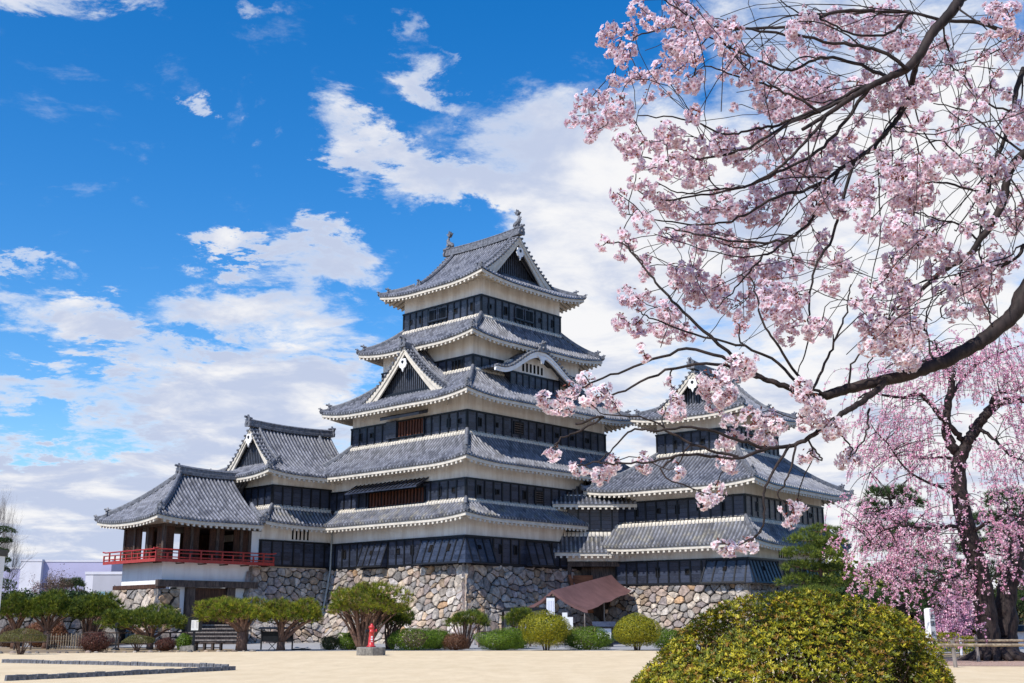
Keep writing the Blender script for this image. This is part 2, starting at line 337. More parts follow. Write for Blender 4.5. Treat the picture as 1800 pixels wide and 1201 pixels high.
# ------------------------------------------------------------------ roofs
XO = np.array([-.5, -.27, -.17, 0, .17, .27, .5]); XH = np.array([-.02, 0, .085, .125, .085, 0, -.02])
class Side:
    """One slope of a tiled roof: O corner of the eave, sd along the eave, dd uphill in plan, L eave length, run plan depth."""
    def __init__(s, O, sd, dd, L, run, ze, prof, k=.4, wl=4., hA=1., hB=1., liftA=True, liftB=True, dmax=None, s0=None, s1=None, k0=None):
        s.O = np.array(O, float); s.sd = np.array(sd, float); s.dd = np.array(dd, float); s.L = L; s.run = run; s.ze = ze; s.prof = prof
        s.k = k; s.wl = wl; s.hA = hA; s.hB = hB; s.lA = liftA; s.lB = liftB; s._dm = dmax
        s.s0 = 0. if s0 is None else s0; s.s1 = L if s1 is None else s1
    def lift(s, q, d):
        q = np.asarray(q, float); r = np.zeros_like(q)
        if s.lA: r = r+s.k*np.clip(1-q/s.wl, 0, 1.1)**2
        if s.lB: r = r+s.k*np.clip(1-(s.L-q)/s.wl, 0, 1.1)**2
        return r*np.clip(1-np.asarray(d, float)/s.run, 0, 1)**1.3
    def dmax(s, q):
        if s._dm is not None: return s._dm(q)
        q = np.asarray(q, float); r = np.full_like(q, s.run)
        if s.hA: r = np.minimum(r, q*s.run/s.hA)
        if s.hB: r = np.minimum(r, (s.L-q)*s.run/s.hB)
        return r
    def z(s, q, d): return s.ze+s.prof(np.asarray(d, float))+s.lift(q, d)
    def pt(s, q, d, dz=0.): 
        p = s.O+s.sd*q+s.dd*d; return (p[0], p[1], float(s.z(q, d))+dz)
    def tiles(s, acc, pitch=.335):
        n = max(1, int(round((s.s1-s.s0)/pitch))); p = (s.s1-s.s0)/n; N = max(4, int(s.run/.45))
        cen = s.s0+(np.arange(n)+.5)*p
        Q = cen[:, None]+XO[None]*p; Q = np.clip(Q, s.s0, s.s1)
        D1 = np.maximum(s.dmax(Q), 0); keep = D1.max(1) > .05; Q = Q[keep]; D1 = D1[keep]
        if not len(Q): return
        tt = np.linspace(0, 1, N+1); D = D1[:, :, None]*tt; Q3 = np.repeat(Q[:, :, None], N+1, 2)
        P = s.O+Q3[..., None]*s.sd+D[..., None]*s.dd; Z = s.z(Q3, D)+XH[None, :, None]
        V = np.concatenate([P, Z[..., None]], -1); kc = np.nonzero(keep)[0]
        U = np.stack([np.repeat(np.repeat((kc[:, None]+.5+XO[None]*.98), 1, 0)[:, :, None], N+1, 2), D], -1)
        nc = len(Q); idx = np.arange(nc*7*(N+1)).reshape(nc, 7, N+1)
        F = np.stack([idx[:, :-1, :-1], idx[:, 1:, :-1], idx[:, 1:, 1:], idx[:, :-1, 1:]], -1).reshape(-1, 4)
        B = V[:, :, 0].copy(); B[..., 2] -= XH[None]+.11; b0 = nc*7*(N+1); bi = b0+np.arange(nc*7).reshape(nc, 7)
        F2 = np.stack([idx[:, :-1, 0], idx[:, 1:, 0], bi[:, 1:], bi[:, :-1]], -1).reshape(-1, 4)
        UB = U[:, :, 0].copy(); UB[..., 1] = .14
        acc.append((np.concatenate([V.reshape(-1, 3), B.reshape(-1, 3)]), np.concatenate([F, F2]), np.concatenate([U.reshape(-1, 2), UB.reshape(-1, 2)])))
    def clip(s, q, d):
        a = d*s.hA/s.run if s.hA else s.s0; b = s.L-(d*s.hB/s.run if s.hB else 0)
        return min(max(q, max(a, s.s0)), min(b, s.s1))
    def eaves(s, fas, sof, raf, over, rafters=True):
        n = max(6, int((s.s1-s.s0)/.6)); qs = np.linspace(s.s0, s.s1, n+1)
        for d0, d1, za, zb in ((.09, .24, -.115, -.36),):
            rows = []
            for q in qs:
                r = []
                for d, z in ((d0, za), (d1, za), (d1, zb), (d0, zb), (d0, za)):
                    qq = s.clip(q, d); p = s.O+s.sd*qq+s.dd*d; r.append((p[0], p[1], s.ze+float(s.lift(qq, 0))+z))
                rows.append(r)
            fas.grid(rows); fas.face(rows[0][:-1]); fas.face(rows[-1][:-1])
        rows = []
        for q in qs:
            r = []
            for d in (.22, over*.5, over+.06):
                qq = s.clip(q, d); p = s.O+s.sd*qq+s.dd*d; r.append((p[0], p[1], s.ze+float(s.lift(qq, d))+float(s.prof(d))*.75-.30))
            rows.append(r)
        sof.grid(rows)
        if not rafters: return
        m = int((s.s1-s.s0)/.46); st = (s.s1-s.s0)/m
        for i in range(m):
            q = s.s0+(i+.5)*st; dl = min(over, float(s.dmax(np.array(q)))*.95)
            if dl < .25: continue
            P = []
            for d, zz in ((.12, -.53), (dl, -.53), (dl, -.31), (.12, -.31)):
                for e in (-.085, .085):
                    p = s.O+s.sd*(q+e)+s.dd*d; P.append((p[0], p[1], s.ze+float(s.lift(q, d))+float(s.prof(d))*.75*(d > .2)+zz))
            a = P; raf.hexa([a[0], a[1], a[3], a[2], a[6], a[7], a[5], a[4]])
def curve(rise, run, c=.45): return lambda d: rise*((1-c)*(np.asarray(d)/run)+c*(np.asarray(d)/run)**2)
def acc_build(acc, name, m, parent):
    o = 0; V = []; F = []; U = []
    for v, f, u in acc: V.append(v); F.append(f+o); U.append(u); o += len(v)
    return np_mesh(name, m, parent, np.concatenate(V), np.concatenate(F), uv=np.concatenate(U))
RIDGE = [(-.17, -.05), (-.17, .13), (-.13, .15), (-.13, .24), (-.08, .32), (0, .355), (.08, .32), (.13, .24), (.13, .15), (.17, .13), (.17, -.05)]
def ridge_prof(sw=1., sh=1.): return [(a*sw, b*sh if b > 0 else b) for a, b in RIDGE]
ONI = [(-.30, -.12), (-.34, .10), (-.26, .26), (-.33, .40), (-.20, .40), (-.13, .50), (-.05, .62), (0, .72), (.05, .62), (.13, .50), (.20, .40), (.33, .40), (.26, .26), (.34, .10), (.30, -.12)]
def oni(parent, p, direc, sc_=1.):        # ornamental end tile closing a ridge: crest plate with horns, boss and a round tile on top
    m = MB(); d = Vector((direc[0], direc[1], 0)).normalized(); sd = Vector((d.y, -d.x, 0)); p = Vector(p)
    m.prism([p+sd*a*sc_+Vector((0, 0, b*sc_)) for a, b in ONI], d*.14*sc_)
    c = p+d*.14*sc_+Vector((0, 0, .14*sc_)); m.tube([c, c+d*.09*sc_], [.13*sc_, .09*sc_], 8)
    c = p-d*.25*sc_+Vector((0, 0, .46*sc_)); m.tube([c, c+d*.62*sc_+Vector((0, 0, .10*sc_))], [.085*sc_]*2, 8)
    return m.build('ridge_end_tile', 'ridge', parent)
def hips(roof, paths, scl=1., cut=.80):
    for P in paths:
        r = MB()                       # P from the corner of the eave upwards
        n = len(P); k = max(1, int(n*(1-cut)))
        r.sweep(P[k:], ridge_prof(scl, scl)); r.sweep(P[:k+1], ridge_prof(scl*.8, scl*.55))
        a, b = Vector(P[k]), Vector(P[k+1]); oni(roof, a+Vector((0, 0, .02)), (a-b), .85*scl)
        a, b = Vector(P[0]), Vector(P[1]); oni(roof, a+Vector((0, 0, -.03)), (a-b), .55*scl); r.build('hip_ridge', 'ridge', roof)
def tier(root, E, T, ze, zt, sides='LFRB', c=.35, k=.42, m='tile', over=1.5, crop=None, wl=4.2, top=True, label=None, hipsc=1., nohip=(), tops='LF'):
    """A skirt roof round a storey: E eave rectangle, T rectangle of the wall above it."""
    x0, x1, y0, y1 = E; a0, a1, b0, b1 = T; rn = dict(F=b0-y0, B=y1-b1, L=a0-x0, R=x1-a1); crop = crop or {}
    def mk(q):
        run = rn[q]; pr = curve(zt-ze, run, c); s0, s1 = crop.get(q, (None, None))
        if q in 'FB':
            A, B = ('L' in sides), ('R' in sides)
            return Side((x0, y0 if q == 'F' else y1), (1, 0), (0, 1 if q == 'F' else -1), x1-x0, run, ze, pr, k, wl, rn['L'] if A else 0, rn['R'] if B else 0, A, B, s0=s0, s1=s1)
        A, B = ('F' in sides), ('B' in sides)
        return Side((x0 if q == 'L' else x1, y0), (0, 1), (1 if q == 'L' else -1, 0), y1-y0, run, ze, pr, k, wl, rn['F'] if A else 0, rn['B'] if B else 0, A, B, s0=s0, s1=s1)
    S = {q: mk(q) for q in sides}; acc = []; fas = MB(); sof = MB(); raf = MB(); tp = MB()
    for q, s in S.items():
        s.tiles(acc); s.eaves(fas, sof, raf, min(over, s.run+.0), q in 'LF' or q == 'R')
        if top and q in tops:
            qa, qb = s.clip(s.s0, s.run), s.clip(s.s1, s.run)
            n = int((qb-qa)/.31)
            for i in range(n):            # row of round tile ends under the wall, bedded in white plaster
                q0 = qa+(qb-qa)*(i+.10)/n; q1 = qa+(qb-qa)*(i+.90)/n; d0, d1 = s.run-.24, s.run-.02
                P = [s.pt(u, v, zz) for zz in (.06, .21) for u, v in ((q0, d0), (q1, d0), (q1, d1), (q0, d1))]; tp.hexa(P)
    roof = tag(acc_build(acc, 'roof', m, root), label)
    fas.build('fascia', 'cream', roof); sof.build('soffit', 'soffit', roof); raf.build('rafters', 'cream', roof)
    if tp.v: tp.build('tile_bedding', 'cream', roof)
    P = []
    for a, b in (('L', 'F'), ('F', 'R'), ('R', 'B'), ('L', 'B')):
        if a in sides and b in sides and a+b not in nohip:
            s = S['F'] if 'F' in (a, b) else S['B']; left = 'L' in (a, b); rr = rn['L'] if left else rn['R']
            P.append([s.pt((t*rr) if left else (s.L-t*rr), t*s.run, .05) for t in np.linspace(0.005, 1, 15)])
    if P: hips(roof, P, hipsc)
    return roof, S
def barge(root, s, qpos, d0, prof_pt, th=.42, depth=.16, name='bargeboard', drop=.06, m='cream', d1=None, taper=.8, n=22, flare=.55):
    """white board following the verge; prof_pt(side, d) gives the point on the roof line"""
    mb = MB(); rows = []; d1 = s.run if d1 is None else d1
    for d in np.linspace(d0, d1, n):
        p = s.O+s.sd*qpos+s.dd*d; z = s.ze+float(s.prof(d)); f = 1-(1-taper)*(d-d0)/(d1-d0); o = s.sd*depth
        hh = th*(1+flare-flare*min(1, (d-d0)/max(.01, (d1-d0))*1.5))*f
        rows.append([(p[0], p[1], z-drop), (p[0]+o[0], p[1]+o[1], z-drop), (p[0]+o[0], p[1]+o[1], z-drop-hh), (p[0], p[1], z-drop-hh), (p[0], p[1], z-drop)])
    mb.grid(rows); mb.face(rows[0][:-1]); mb.face(rows[-1][:-1]); return mb
def gable_end(root, roof, sA, sB, q, sgn, zr, gwd, dlow, slats=True, th=.45, dotz=1.25):
    """closing of a gable at position q of the two long slopes: verge tiles, two bargeboards, pendant, slatted dark wall set back by gwd. sgn: outward direction along sd"""
    mb = MB(); vt = MB(); half = sA.run
    for s in (sA, sB):
        b = barge(root, s, q-sgn*.10, dlow, None, th, -sgn*.14); b2 = barge(root, s, q-sgn*.02, dlow-.05, None, th*.42, -sgn*.075, taper=.9)
        for x in (b, b2): n = len(mb.v); mb.v += x.v; mb.f += [tuple(i+n for i in f) for f in x.f]; mb.c += x.c
        n = int((s.run-dlow)/.30)
        for i in range(n):                # short verge tiles laid across the edge, their round ends showing
            d = dlow-.1+(s.run-dlow)*(i+.5)/n; p = s.O+s.sd*q+s.dd*d; z = s.ze+float(s.prof(d))+.05; o = s.sd*sgn
            vt.tube([(p[0]+o[0]*.12, p[1]+o[1]*.12, z), (p[0]-o[0]*.75, p[1]-o[1]*.75, z+.05)], .10, 6)
        P = [s.pt(q-sgn*.80, d, .10) for d in np.linspace(dlow+.1, s.run-.1, 14)]
        r = MB().sweep(P, ridge_prof(.9, .8)); r.build('descending_ridge', 'ridge', roof)
        a, bb = Vector(P[0]), Vector(P[1]); oni(roof, a, a-bb, .75)
    mb.build('bargeboard', 'cream', roof); vt.build('verge_tiles', 'ridge', roof)
    # wall
    gq = q-sgn*gwd; pts = []
    wl = MB()
    def wp(s, d, dz): p = s.O+s.sd*gq+s.dd*d; return Vector((p[0], p[1], s.ze+float(s.prof(d))+dz))
    poly = [wp(sA, d, -.12) for d in np.linspace(dlow, sA.run, 10)]+[wp(sB, d, -.12) for d in np.linspace(sB.run, dlow, 10)[1:]]
    base = min(p.z for p in poly)-.5
    poly = [Vector((poly[0].x, poly[0].y, base))]+poly+[Vector((poly[-1].x, poly[-1].y, base))]
    wl.prism(poly, (-sgn*.2*sA.sd[0], -sgn*.2*sA.sd[1], 0)); gw = wl.build('gable_wall', 'black_wood', root)
    if slats:
        m = MB(); n = int(2*(half-dlow)/.24); A = Vector(wp(sA, dlow, 0)); B = Vector(wp(sB, dlow, 0))
        for i in range(1, n):
            t = i/n; p = A.lerp(B, t); d = dlow+(half-dlow)*(1-abs(2*t-1)); zt = sA.ze+float(sA.prof(d))-.35
            if zt < A.z+.15: continue
            u = (B-A).normalized()*.055; o = Vector((*(sA.sd*sgn), 0))*.07
            m.hexa([Vector((p.x, p.y, A.z-.3))-u, Vector((p.x, p.y, A.z-.3))+u, Vector((p.x, p.y, A.z-.3))+u+o, Vector((p.x, p.y, A.z-.3))-u+o,
                    Vector((p.x, p.y, zt))-u, Vector((p.x, p.y, zt))+u, Vector((p.x, p.y, zt))+u+o, Vector((p.x, p.y, zt))-u+o])
        m.build('slats', 'slat_paint', gw)
    # pendant (gegyo): white scalloped drop with a dark boss
    m = MB(); c = Vector(wp(sA, half, 0)); pq = sA.O+sA.sd*(q-sgn*.02)+sA.dd*half; c.x, c.y = pq[0], pq[1]; c.z = sA.ze+float(sA.prof(half))-dotz
    u = Vector((*sA.dd, 0)); o = Vector((*(sA.sd*sgn), 0))
    sh = [(-.30, .42), (-.36, .12), (-.44, -.05), (-.30, -.30), (-.14, -.34), (0, -.66), (.14, -.34), (.30, -.30), (.44, -.05), (.36, .12), (.30, .42)]
    f = half/4.2 if half < 4.2 else 1.; f = max(f, .6)
    m.prism([c+u*a*f+Vector((0, 0, b*f)) for a, b in sh], o*.10); pd = m.build('gable_pendant', 'white_plaster', roof)
    m = MB(); cc = c+o*.10+Vector((0, 0, .16*f)); m.tube([cc, cc+o*.06], [.15*f, .12*f], 6); m.build('boss', 'black_wood', pd)
def irimoya(root, E, axis, ze, zr, gb, gw, c=.5, k=.45, m='tile', over=1.6, ends=(True, True), orn=None, wl=4.5, label=None, crop=None, th=.45, endopen=(True, True), shorten=(0, 0), dotz=1.25, raise_=.55):
    """hip-and-gable roof. axis 'x'/'y' of the ridge, gb distance of the verge from the eave end, gw of the gable wall"""
    x0, x1, y0, y1 = E
    if axis == 'y': L = y1-y0; run = (x1-x0)/2; OA, OB, sd, dA, dB = (x0, y0), (x1, y0), (0, 1), (1, 0), (-1, 0)
    else: L = x1-x0; run = (y1-y0)/2; OA, OB, sd, dA, dB = (x0, y0), (x0, y1), (1, 0), (0, 1), (0, -1)
    pr = curve(zr-ze, run, c); sb = gb; se = L-gb if ends[1] else L-shorten[1]
    def dm(q):
        q = np.asarray(q, float); r = np.full_like(q, run)
        if ends[0]: r = np.where(q < gb-1e-6, np.minimum(q, run), r)
        if ends[1]: r = np.where(q > L-gb+1e-6, np.minimum(L-q, run), r)
        return r
    s0 = None; s1 = None if not shorten[1] else L-shorten[1]
    if crop: s0, s1 = crop
    A = Side(OA, sd, dA, L, run, ze, pr, k, wl, run if ends[0] else 0, run if ends[1] else 0, ends[0], ends[1], dm, s0, s1)
    B = Side(OB, sd, dB, L, run, ze, pr, k, wl, run if ends[0] else 0, run if ends[1] else 0, ends[0], ends[1], dm, s0, s1)
    # split the columns exactly at the verge so that no column is torn
    acc = []; fas = MB(); sof = MB(); raf = MB()
    for s in (A, B):
        full = (s.s0, s.s1); cuts = [full[0]]+([gb] if ends[0] else [])+([L-gb] if ends[1] else [])+[full[1]]
        for a, b in zip(cuts[:-1], cuts[1:]):
            s.s0, s.s1 = a, b; mid = (a+b)/2; old = s._dm
            if ends[0] and mid < gb: s._dm = lambda q: np.minimum(np.asarray(q, float), run)
            elif ends[1] and mid > L-gb: s._dm = lambda q: np.minimum(L-np.asarray(q, float), run)
            else: s._dm = lambda q: np.full_like(np.asarray(q, float), run)
            s.tiles(acc); s._dm = old
        s.s0, s.s1 = full; s.eaves(fas, sof, raf, over)
    W = 2*run
    for i, on in enumerate(ends):
        if not on: continue
        O = OA if i == 0 else (OA[0]+sd[0]*L, OA[1]+sd[1]*L); dd = sd if i == 0 else (-sd[0], -sd[1])
        e = Side(O, dA, dd, W, gw+.25, ze, pr, k, wl, gw+.25, gw+.25, True, True); e.lift = (lambda q, d, e=e: (e.k*np.clip(1-np.asarray(q, float)/e.wl, 0, 1.1)**2+e.k*np.clip(1-(e.L-np.asarray(q, float))/e.wl, 0, 1.1)**2)*np.clip(1-np.asarray(d, float)/run, 0, 1)**1.3)
        e.tiles(acc); e.eaves(fas, sof, raf, over)
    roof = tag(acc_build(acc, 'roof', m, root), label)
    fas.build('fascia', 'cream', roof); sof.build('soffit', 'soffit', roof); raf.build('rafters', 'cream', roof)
    P = []
    for s in (A, B):
        if ends[0]: P.append([s.pt(t, t, .05) for t in np.linspace(.01, gb+.35, 12)])
        if ends[1]: P.append([s.pt(L-t, t, .05) for t in np.linspace(.01, gb+.35, 12)])
    hips(roof, P, .9, .72)
    if ends[0]: gable_end(root, roof, A, B, gb, -1, zr, gw-gb, gb+.35, th=th, dotz=dotz)
    if ends[1]: gable_end(root, roof, A, B, L-gb, 1, zr, gw-gb, gb+.35, th=th, dotz=dotz)
    # main ridge, slightly hollow, with courses
    rp = MB(); q0 = gb-.12 if ends[0] else (s0 or 0); q1 = L-gb+.12 if ends[1] else (s1 if s1 is not None else L)
    pts = []
    for t in np.linspace(0, 1, 13):
        p = A.O+A.sd*(q0+(q1-q0)*t)+A.dd*run; pts.append((p[0], p[1], zr-.1+.16*(2*t-1)**2))
    H = raise_
    rp.sweep(pts, [(-.27, 0), (-.27, H*.45), (-.22, H*.5), (-.22, H*.62), (-.19, H*.66), (-.19, H*1.1), (-.22, H*1.14), (-.13, H*1.35), (0, H*1.42), (.13, H*1.35), (.22, H*1.14), (.19, H*1.1), (.19, H*.66), (.22, H*.62), (.22, H*.5), (.27, H*.45), (.27, 0)])
    rb = rp.build('main_ridge', 'ridge', roof)
    u = Vector((sd[0], sd[1], 0)); oni(roof, Vector(pts[0])+Vector((0, 0, .12)), -u, 1.15)
    if endopen[1]: oni(roof, Vector(pts[-1])+Vector((0, 0, .12)), u, 1.15)
    return roof, A, B, pts
def shachi(roof, p, inward):               # dolphin-fish ridge ornament: head on the ridge, body curling up, forked tail on top
    m = MB(); u = Vector((inward[0], inward[1], 0)).normalized(); p = Vector(p); sd = Vector((u.y, -u.x, 0))
    path = [(.42, .10), (.30, .26), (.08, .36), (-.12, .52), (-.20, .78), (-.12, 1.02), (.0, 1.2)]; rr = [.13, .21, .23, .20, .14, .08, .05]
    m.tube([p+u*a+Vector((0, 0, b)) for a, b in path], rr, 10)
    for e in (-.12, .12): m.prism([p+u*a+Vector((0, 0, b))+sd*e*.3 for a, b in ((-.06, 1.05), (-.30, 1.36), (-.10, 1.34), (.02, 1.62), (.10, 1.36), (.30, 1.42), (.08, 1.08))], sd*e)
    m.prism([p+u*a+Vector((0, 0, b))-sd*.03 for a, b in ((-.30, .50), (-.46, .62), (-.36, .70), (-.46, .86), (-.30, .92), (-.18, .80))], sd*.06)
    for e in (-1, 1): m.prism([p+u*a+Vector((0, 0, b))+sd*e*.18 for a, b in ((.18, .22), (.02, .10), (-.16, .22), (.0, .36))], sd*e*.16)
    m.box(p.x-.24, p.x+.24, p.y-.24, p.y+.24, p.z-.1, p.z+.12)
    return m.build('fish_ornament', 'ridge', roof)
# ------------------------------------------------------------------ stone bases
PAL = [(.33,.295,.265),(.40,.345,.295),(.455,.385,.32),(.29,.265,.25),(.47,.375,.28),(.37,.285,.235),(.31,.262,.25),(.44,.395,.355),(.26,.24,.225),(.52,.445,.37),(.42,.315,.225),(.36,.325,.31),(.33,.255,.215),(.40,.32,.265),(.48,.42,.36)]
def poly_clip(P, n, c):                    # keep n.p <= c
    out = []; m = len(P)
    for i in range(m):
        a, b = P[i], P[(i+1) % m]; da, db = n[0]*a[0]+n[1]*a[1]-c, n[0]*b[0]+n[1]*b[1]-c
        if da <= 0: out.append(a)
        if da*db < 0: t = da/(da-db); out.append((a[0]+(b[0]-a[0])*t, a[1]+(b[1]-a[1])*t))
    return out
def stone_wall(parent, P0, sd, out, L, H, B, size=.8, cl=True, cr=True, seed=1, name='stone_base', zt=None, poly=None, pw=1.7, quoin=(False, False), skip=None, orange=0., dark=1.):
    """dry-stone face: cells of irregular polygons, each a bulging boulder with its own colour; B batter at the foot"""
    r = random.Random(seed); size *= .86; n_ = int(L*H/(size*size*.58)); pts = []
    tries = 0
    while len(pts) < n_ and tries < n_*40:
        tries += 1; p = (r.uniform(-B*.9 if cl else 0, L+(B*.9 if cr else 0)), r.uniform(-.3, H+.2)); rad = size*r.choice((.34, .46, .58, .74, .92))
        if all((p[0]-q[0])**2+((p[1]-q[1])*1.25)**2 > (min(rad, q[2]))**2 for q in pts): pts.append((*p, rad))
    off = lambda h: B*max(0, 1-h/H)**pw
    def P3(s, h, o=0.):
        h = min(max(h, -.3), H); ov = off(h)+o
        return (P0[0]+sd[0]*s+out[0]*ov, P0[1]+sd[1]*s+out[1]*ov, P0[2]+h)
    m = MB(); S = 1.22
    for i, (px, py, pr_) in enumerate(pts):
        if skip and skip(px, py): continue
        lo = -off(max(py, 0)) if cl else 0; hi = L+(off(max(py, 0)) if cr else 0)
        poly_ = [(px-2.2, py-2.2), (px+2.2, py-2.2), (px+2.2, py+2.2), (px-2.2, py+2.2)]
        for j, (qx, qy, qr) in enumerate(pts):
            if i == j or abs(qx-px) > 3 or abs(qy-py) > 3: continue
            nx, ny = (qx-px), (qy-py)*S*S; l = math.hypot(nx, ny)
            w_ = .5+.12*(pr_-qr); mx, my = px+(qx-px)*w_, py+(qy-py)*w_
            poly_ = poly_clip(poly_, (nx/l, ny/l), (nx*mx+ny*my)/l)
        # trim to the outline of the face, following the batter at the corners
        for h0 in (py,):
            poly_ = poly_clip(poly_, (0, 1), H); poly_ = poly_clip(poly_, (0, -1), .3)
        if len(poly_) < 3: continue
        cx = sum(p[0] for p in poly_)/len(poly_); cy = sum(p[1] for p in poly_)/len(poly_)
        # round the outline and add corners
        q = []
        for a in range(len(poly_)):
            A, Bp = poly_[a], poly_[(a+1) % len(poly_)]; l = math.hypot(A[0]-Bp[0], A[1]-Bp[1])
            if l < .05: continue
            f = min(.26, r.uniform(.06, .13)/l); q.append((A[0]+(Bp[0]-A[0])*f, A[1]+(Bp[1]-A[1])*f)); q.append((A[0]+(Bp[0]-A[0])*(1-f), A[1]+(Bp[1]-A[1])*(1-f)))
            if l > .6: q.insert(-1, (A[0]+(Bp[0]-A[0])*.5+r.uniform(-.05, .05), A[1]+(Bp[1]-A[1])*.5+r.uniform(-.05, .05)))
        if len(q) < 4: continue
        def cs(x, y):
            l_ = (-off(max(y, 0))-.02) if cl else 0.0; h_ = (L+off(max(y, 0))+.02) if cr else L
            return min(max(x, l_), h_), y
        rad = max(.2, min(math.hypot(a[0]-cx, a[1]-cy) for a in q)); gap = .008+r.random()*.018; k1, k2 = r.uniform(-.16, .16), r.uniform(-.13, .13)
        def ring(sc_, o):
            R = []
            for x, y in q:
                x2, y2 = cs(cx+(x-cx)*sc_, cy+(y-cy)*sc_); R.append(P3(x2, y2, o+r.uniform(-.025, .025)+(k1*(x2-cx)+k2*(y2-cy) if o > -.1 else 0)))
            return R
        g_ = 1-gap/rad; bulge = r.uniform(.05, .16); tx, ty = r.uniform(-.08, .08), r.uniform(-.08, .08)
        r0, r1, r2 = ring(g_, -.14), ring(g_*.99, -.02), ring(g_*.86, bulge*.8)
        c_ = Vector(PAL[r.randrange(len(PAL))]) if r.random() > orange else Vector((.42, .27, .16)); m.col = tuple(c_*r.uniform(.76, 1.34)*dark)
        n = len(m.v); k = len(q); m.v += r0+r1+r2+[P3(*cs(cx+tx, cy+ty), bulge)]
        for a in range(k):
            b = (a+1) % k
            m.f += [(n+a, n+b, n+k+b, n+k+a), (n+k+a, n+k+b, n+2*k+b, n+2*k+a), (n+2*k+a, n+2*k+b, n+3*k)]; m.c += [m.col]*3
    for side, on in enumerate(quoin):      # long corner stones laid alternately
        if not on: continue
        h = 0
        while h < H-.15:
            hh = min(r.uniform(.5, .85), H-h); ln = r.choice((.55, .7, .95, 1.35, 1.6))*r.uniform(.85, 1.1); m.col = tuple(Vector(PAL[r.randrange(len(PAL))])*r.uniform(.7, 1.2))
            P = []; j_ = r.uniform(-.05, .05)
            for hz in (h+.02, h+hh-.02):
                for s_, o in ((-.02+j_*.4, .05+j_), (ln+(hz > h+.1)*r.uniform(-.25, .25), .03), (ln, -.3), (-.02, -.3)):
                    ov = off(hz); ss = (-ov+s_) if side == 0 else (L+ov-s_)
                    P.append(P3(ss, hz, o))
            m.hexa(P); h += hh
    o = m.build(name, 'stone', parent)
    bk = MB(); hs_ = np.linspace(-.3, H-.02, 9); rows = []
    for h in hs_: rows.append([P3(-(off(max(h, 0))-.06 if cl else 0), h, -.07), P3(L+(off(max(h, 0))-.06 if cr else 0), h, -.07)])
    bk.grid(rows); bk.build('stone_gaps', 'gap', o)
    return o
# ------------------------------------------------------------------ storeys
class Face:
    """vertical wall face: s runs along it, o outwards, z up. kinds F (y = p, looks to -y), L (x = p, looks to -x), R, B"""
    def __init__(s, kind, p): s.k = kind; s.p = p
    def P(s, a, o, z): return {'F': (a, s.p-o, z), 'L': (s.p-o, a, z), 'R': (s.p+o, a, z), 'B': (a, s.p+o, z)}[s.k]
    def box(s, m, a0, a1, o0, o1, z0, z1): return m.hexa([s.P(a, o, z) for z in (z0, z1) for a, o in ((a0, o0), (a1, o0), (a1, o1), (a0, o1))])
def band(root, R, z0, z1, ztop, faces='LF', step=.95, white='plaster', label=None, crops=None):
    """one storey: boarded dark band below, plaster above"""
    x0, x1, y0, y1 = R; e = .05
    m = MB(); m.box(x0-e, x1+e, y0-e, y1+e, z0, z1); d = m.build('boarding', 'black_boards', root)
    m = MB(); m.box(x0, x1, y0, y1, z1-.003, ztop); m.build('wall', white, root)
    b = MB(); crops = crops or {}
    for q in faces:
        f = Face(q, {'F': y0, 'L': x0, 'R': x1, 'B': y1}[q]); a0, a1 = ((x0, x1) if q in 'FB' else (y0, y1)); a0, a1 = crops.get(q, (a0, a1))
        f.box(b, a0-.12, a1+.12, e, .13, z1-.10, z1+.035); f.box(b, a0-.11, a1+.11, e, .12, z0+.01, z0+.14)
        n = max(1, round((a1-a0)/step))
        for i in range(n+1):
            a = a0+(a1-a0)*i/n; f.box(b, a-.06, a+.06, e, .12, z0+.14, z1-.10)
    b.build('battens', 'black_wood', d)
    return d
def loophole(root, f, a, zc, tall=True):   # gun or arrow port: frame round a dark hole
    m = MB(); w_, h_ = (.13, .30) if tall else (.15, .16); t = .055
    for p in ((a-w_-t, a-w_, zc-h_-t, zc+h_+t), (a+w_, a+w_+t, zc-h_-t, zc+h_+t), (a-w_, a+w_, zc+h_, zc+h_+t), (a-w_, a+w_, zc-h_-t, zc-h_)): f.box(m, p[0], p[1], .045, .125, p[2], p[3])
    o = m.build('loophole', 'black_wood', root); m = MB(); f.box(m, a-w_, a+w_, .04, .058, zc-h_, zc+h_); m.build('hole', 'dark_inside', o); return o
def window(root, f, a0, a1, z0, z1, bars=6, barmat='black_wood', frame='black_wood', depth=.14, name='window', bw=.05, hbars=0, back='dark_inside'):
    m = MB(); t = .08
    for p in ((a0-t, a0, z0-t, z1+t), (a1, a1+t, z0-t, z1+t), (a0, a1, z1, z1+t), (a0, a1, z0-t, z0)): f.box(m, p[0], p[1], .03, depth, p[2], p[3])
    o = m.build(name, frame, root); m = MB(); f.box(m, a0, a1, .03, .062, z0, z1); m.build('opening', back, o)
    m = MB()
    for i in range(bars): a = a0+(a1-a0)*(i+.5)/bars; f.box(m, a-bw, a+bw, .064, depth-.02, z0, z1)
    for i in range(hbars): z = z0+(z1-z0)*(i+.5)/hbars; f.box(m, a0, a1, .064, depth-.025, z-bw*.7, z+bw*.7)
    if m.v: m.build('lattice', barmat, o)
    return o
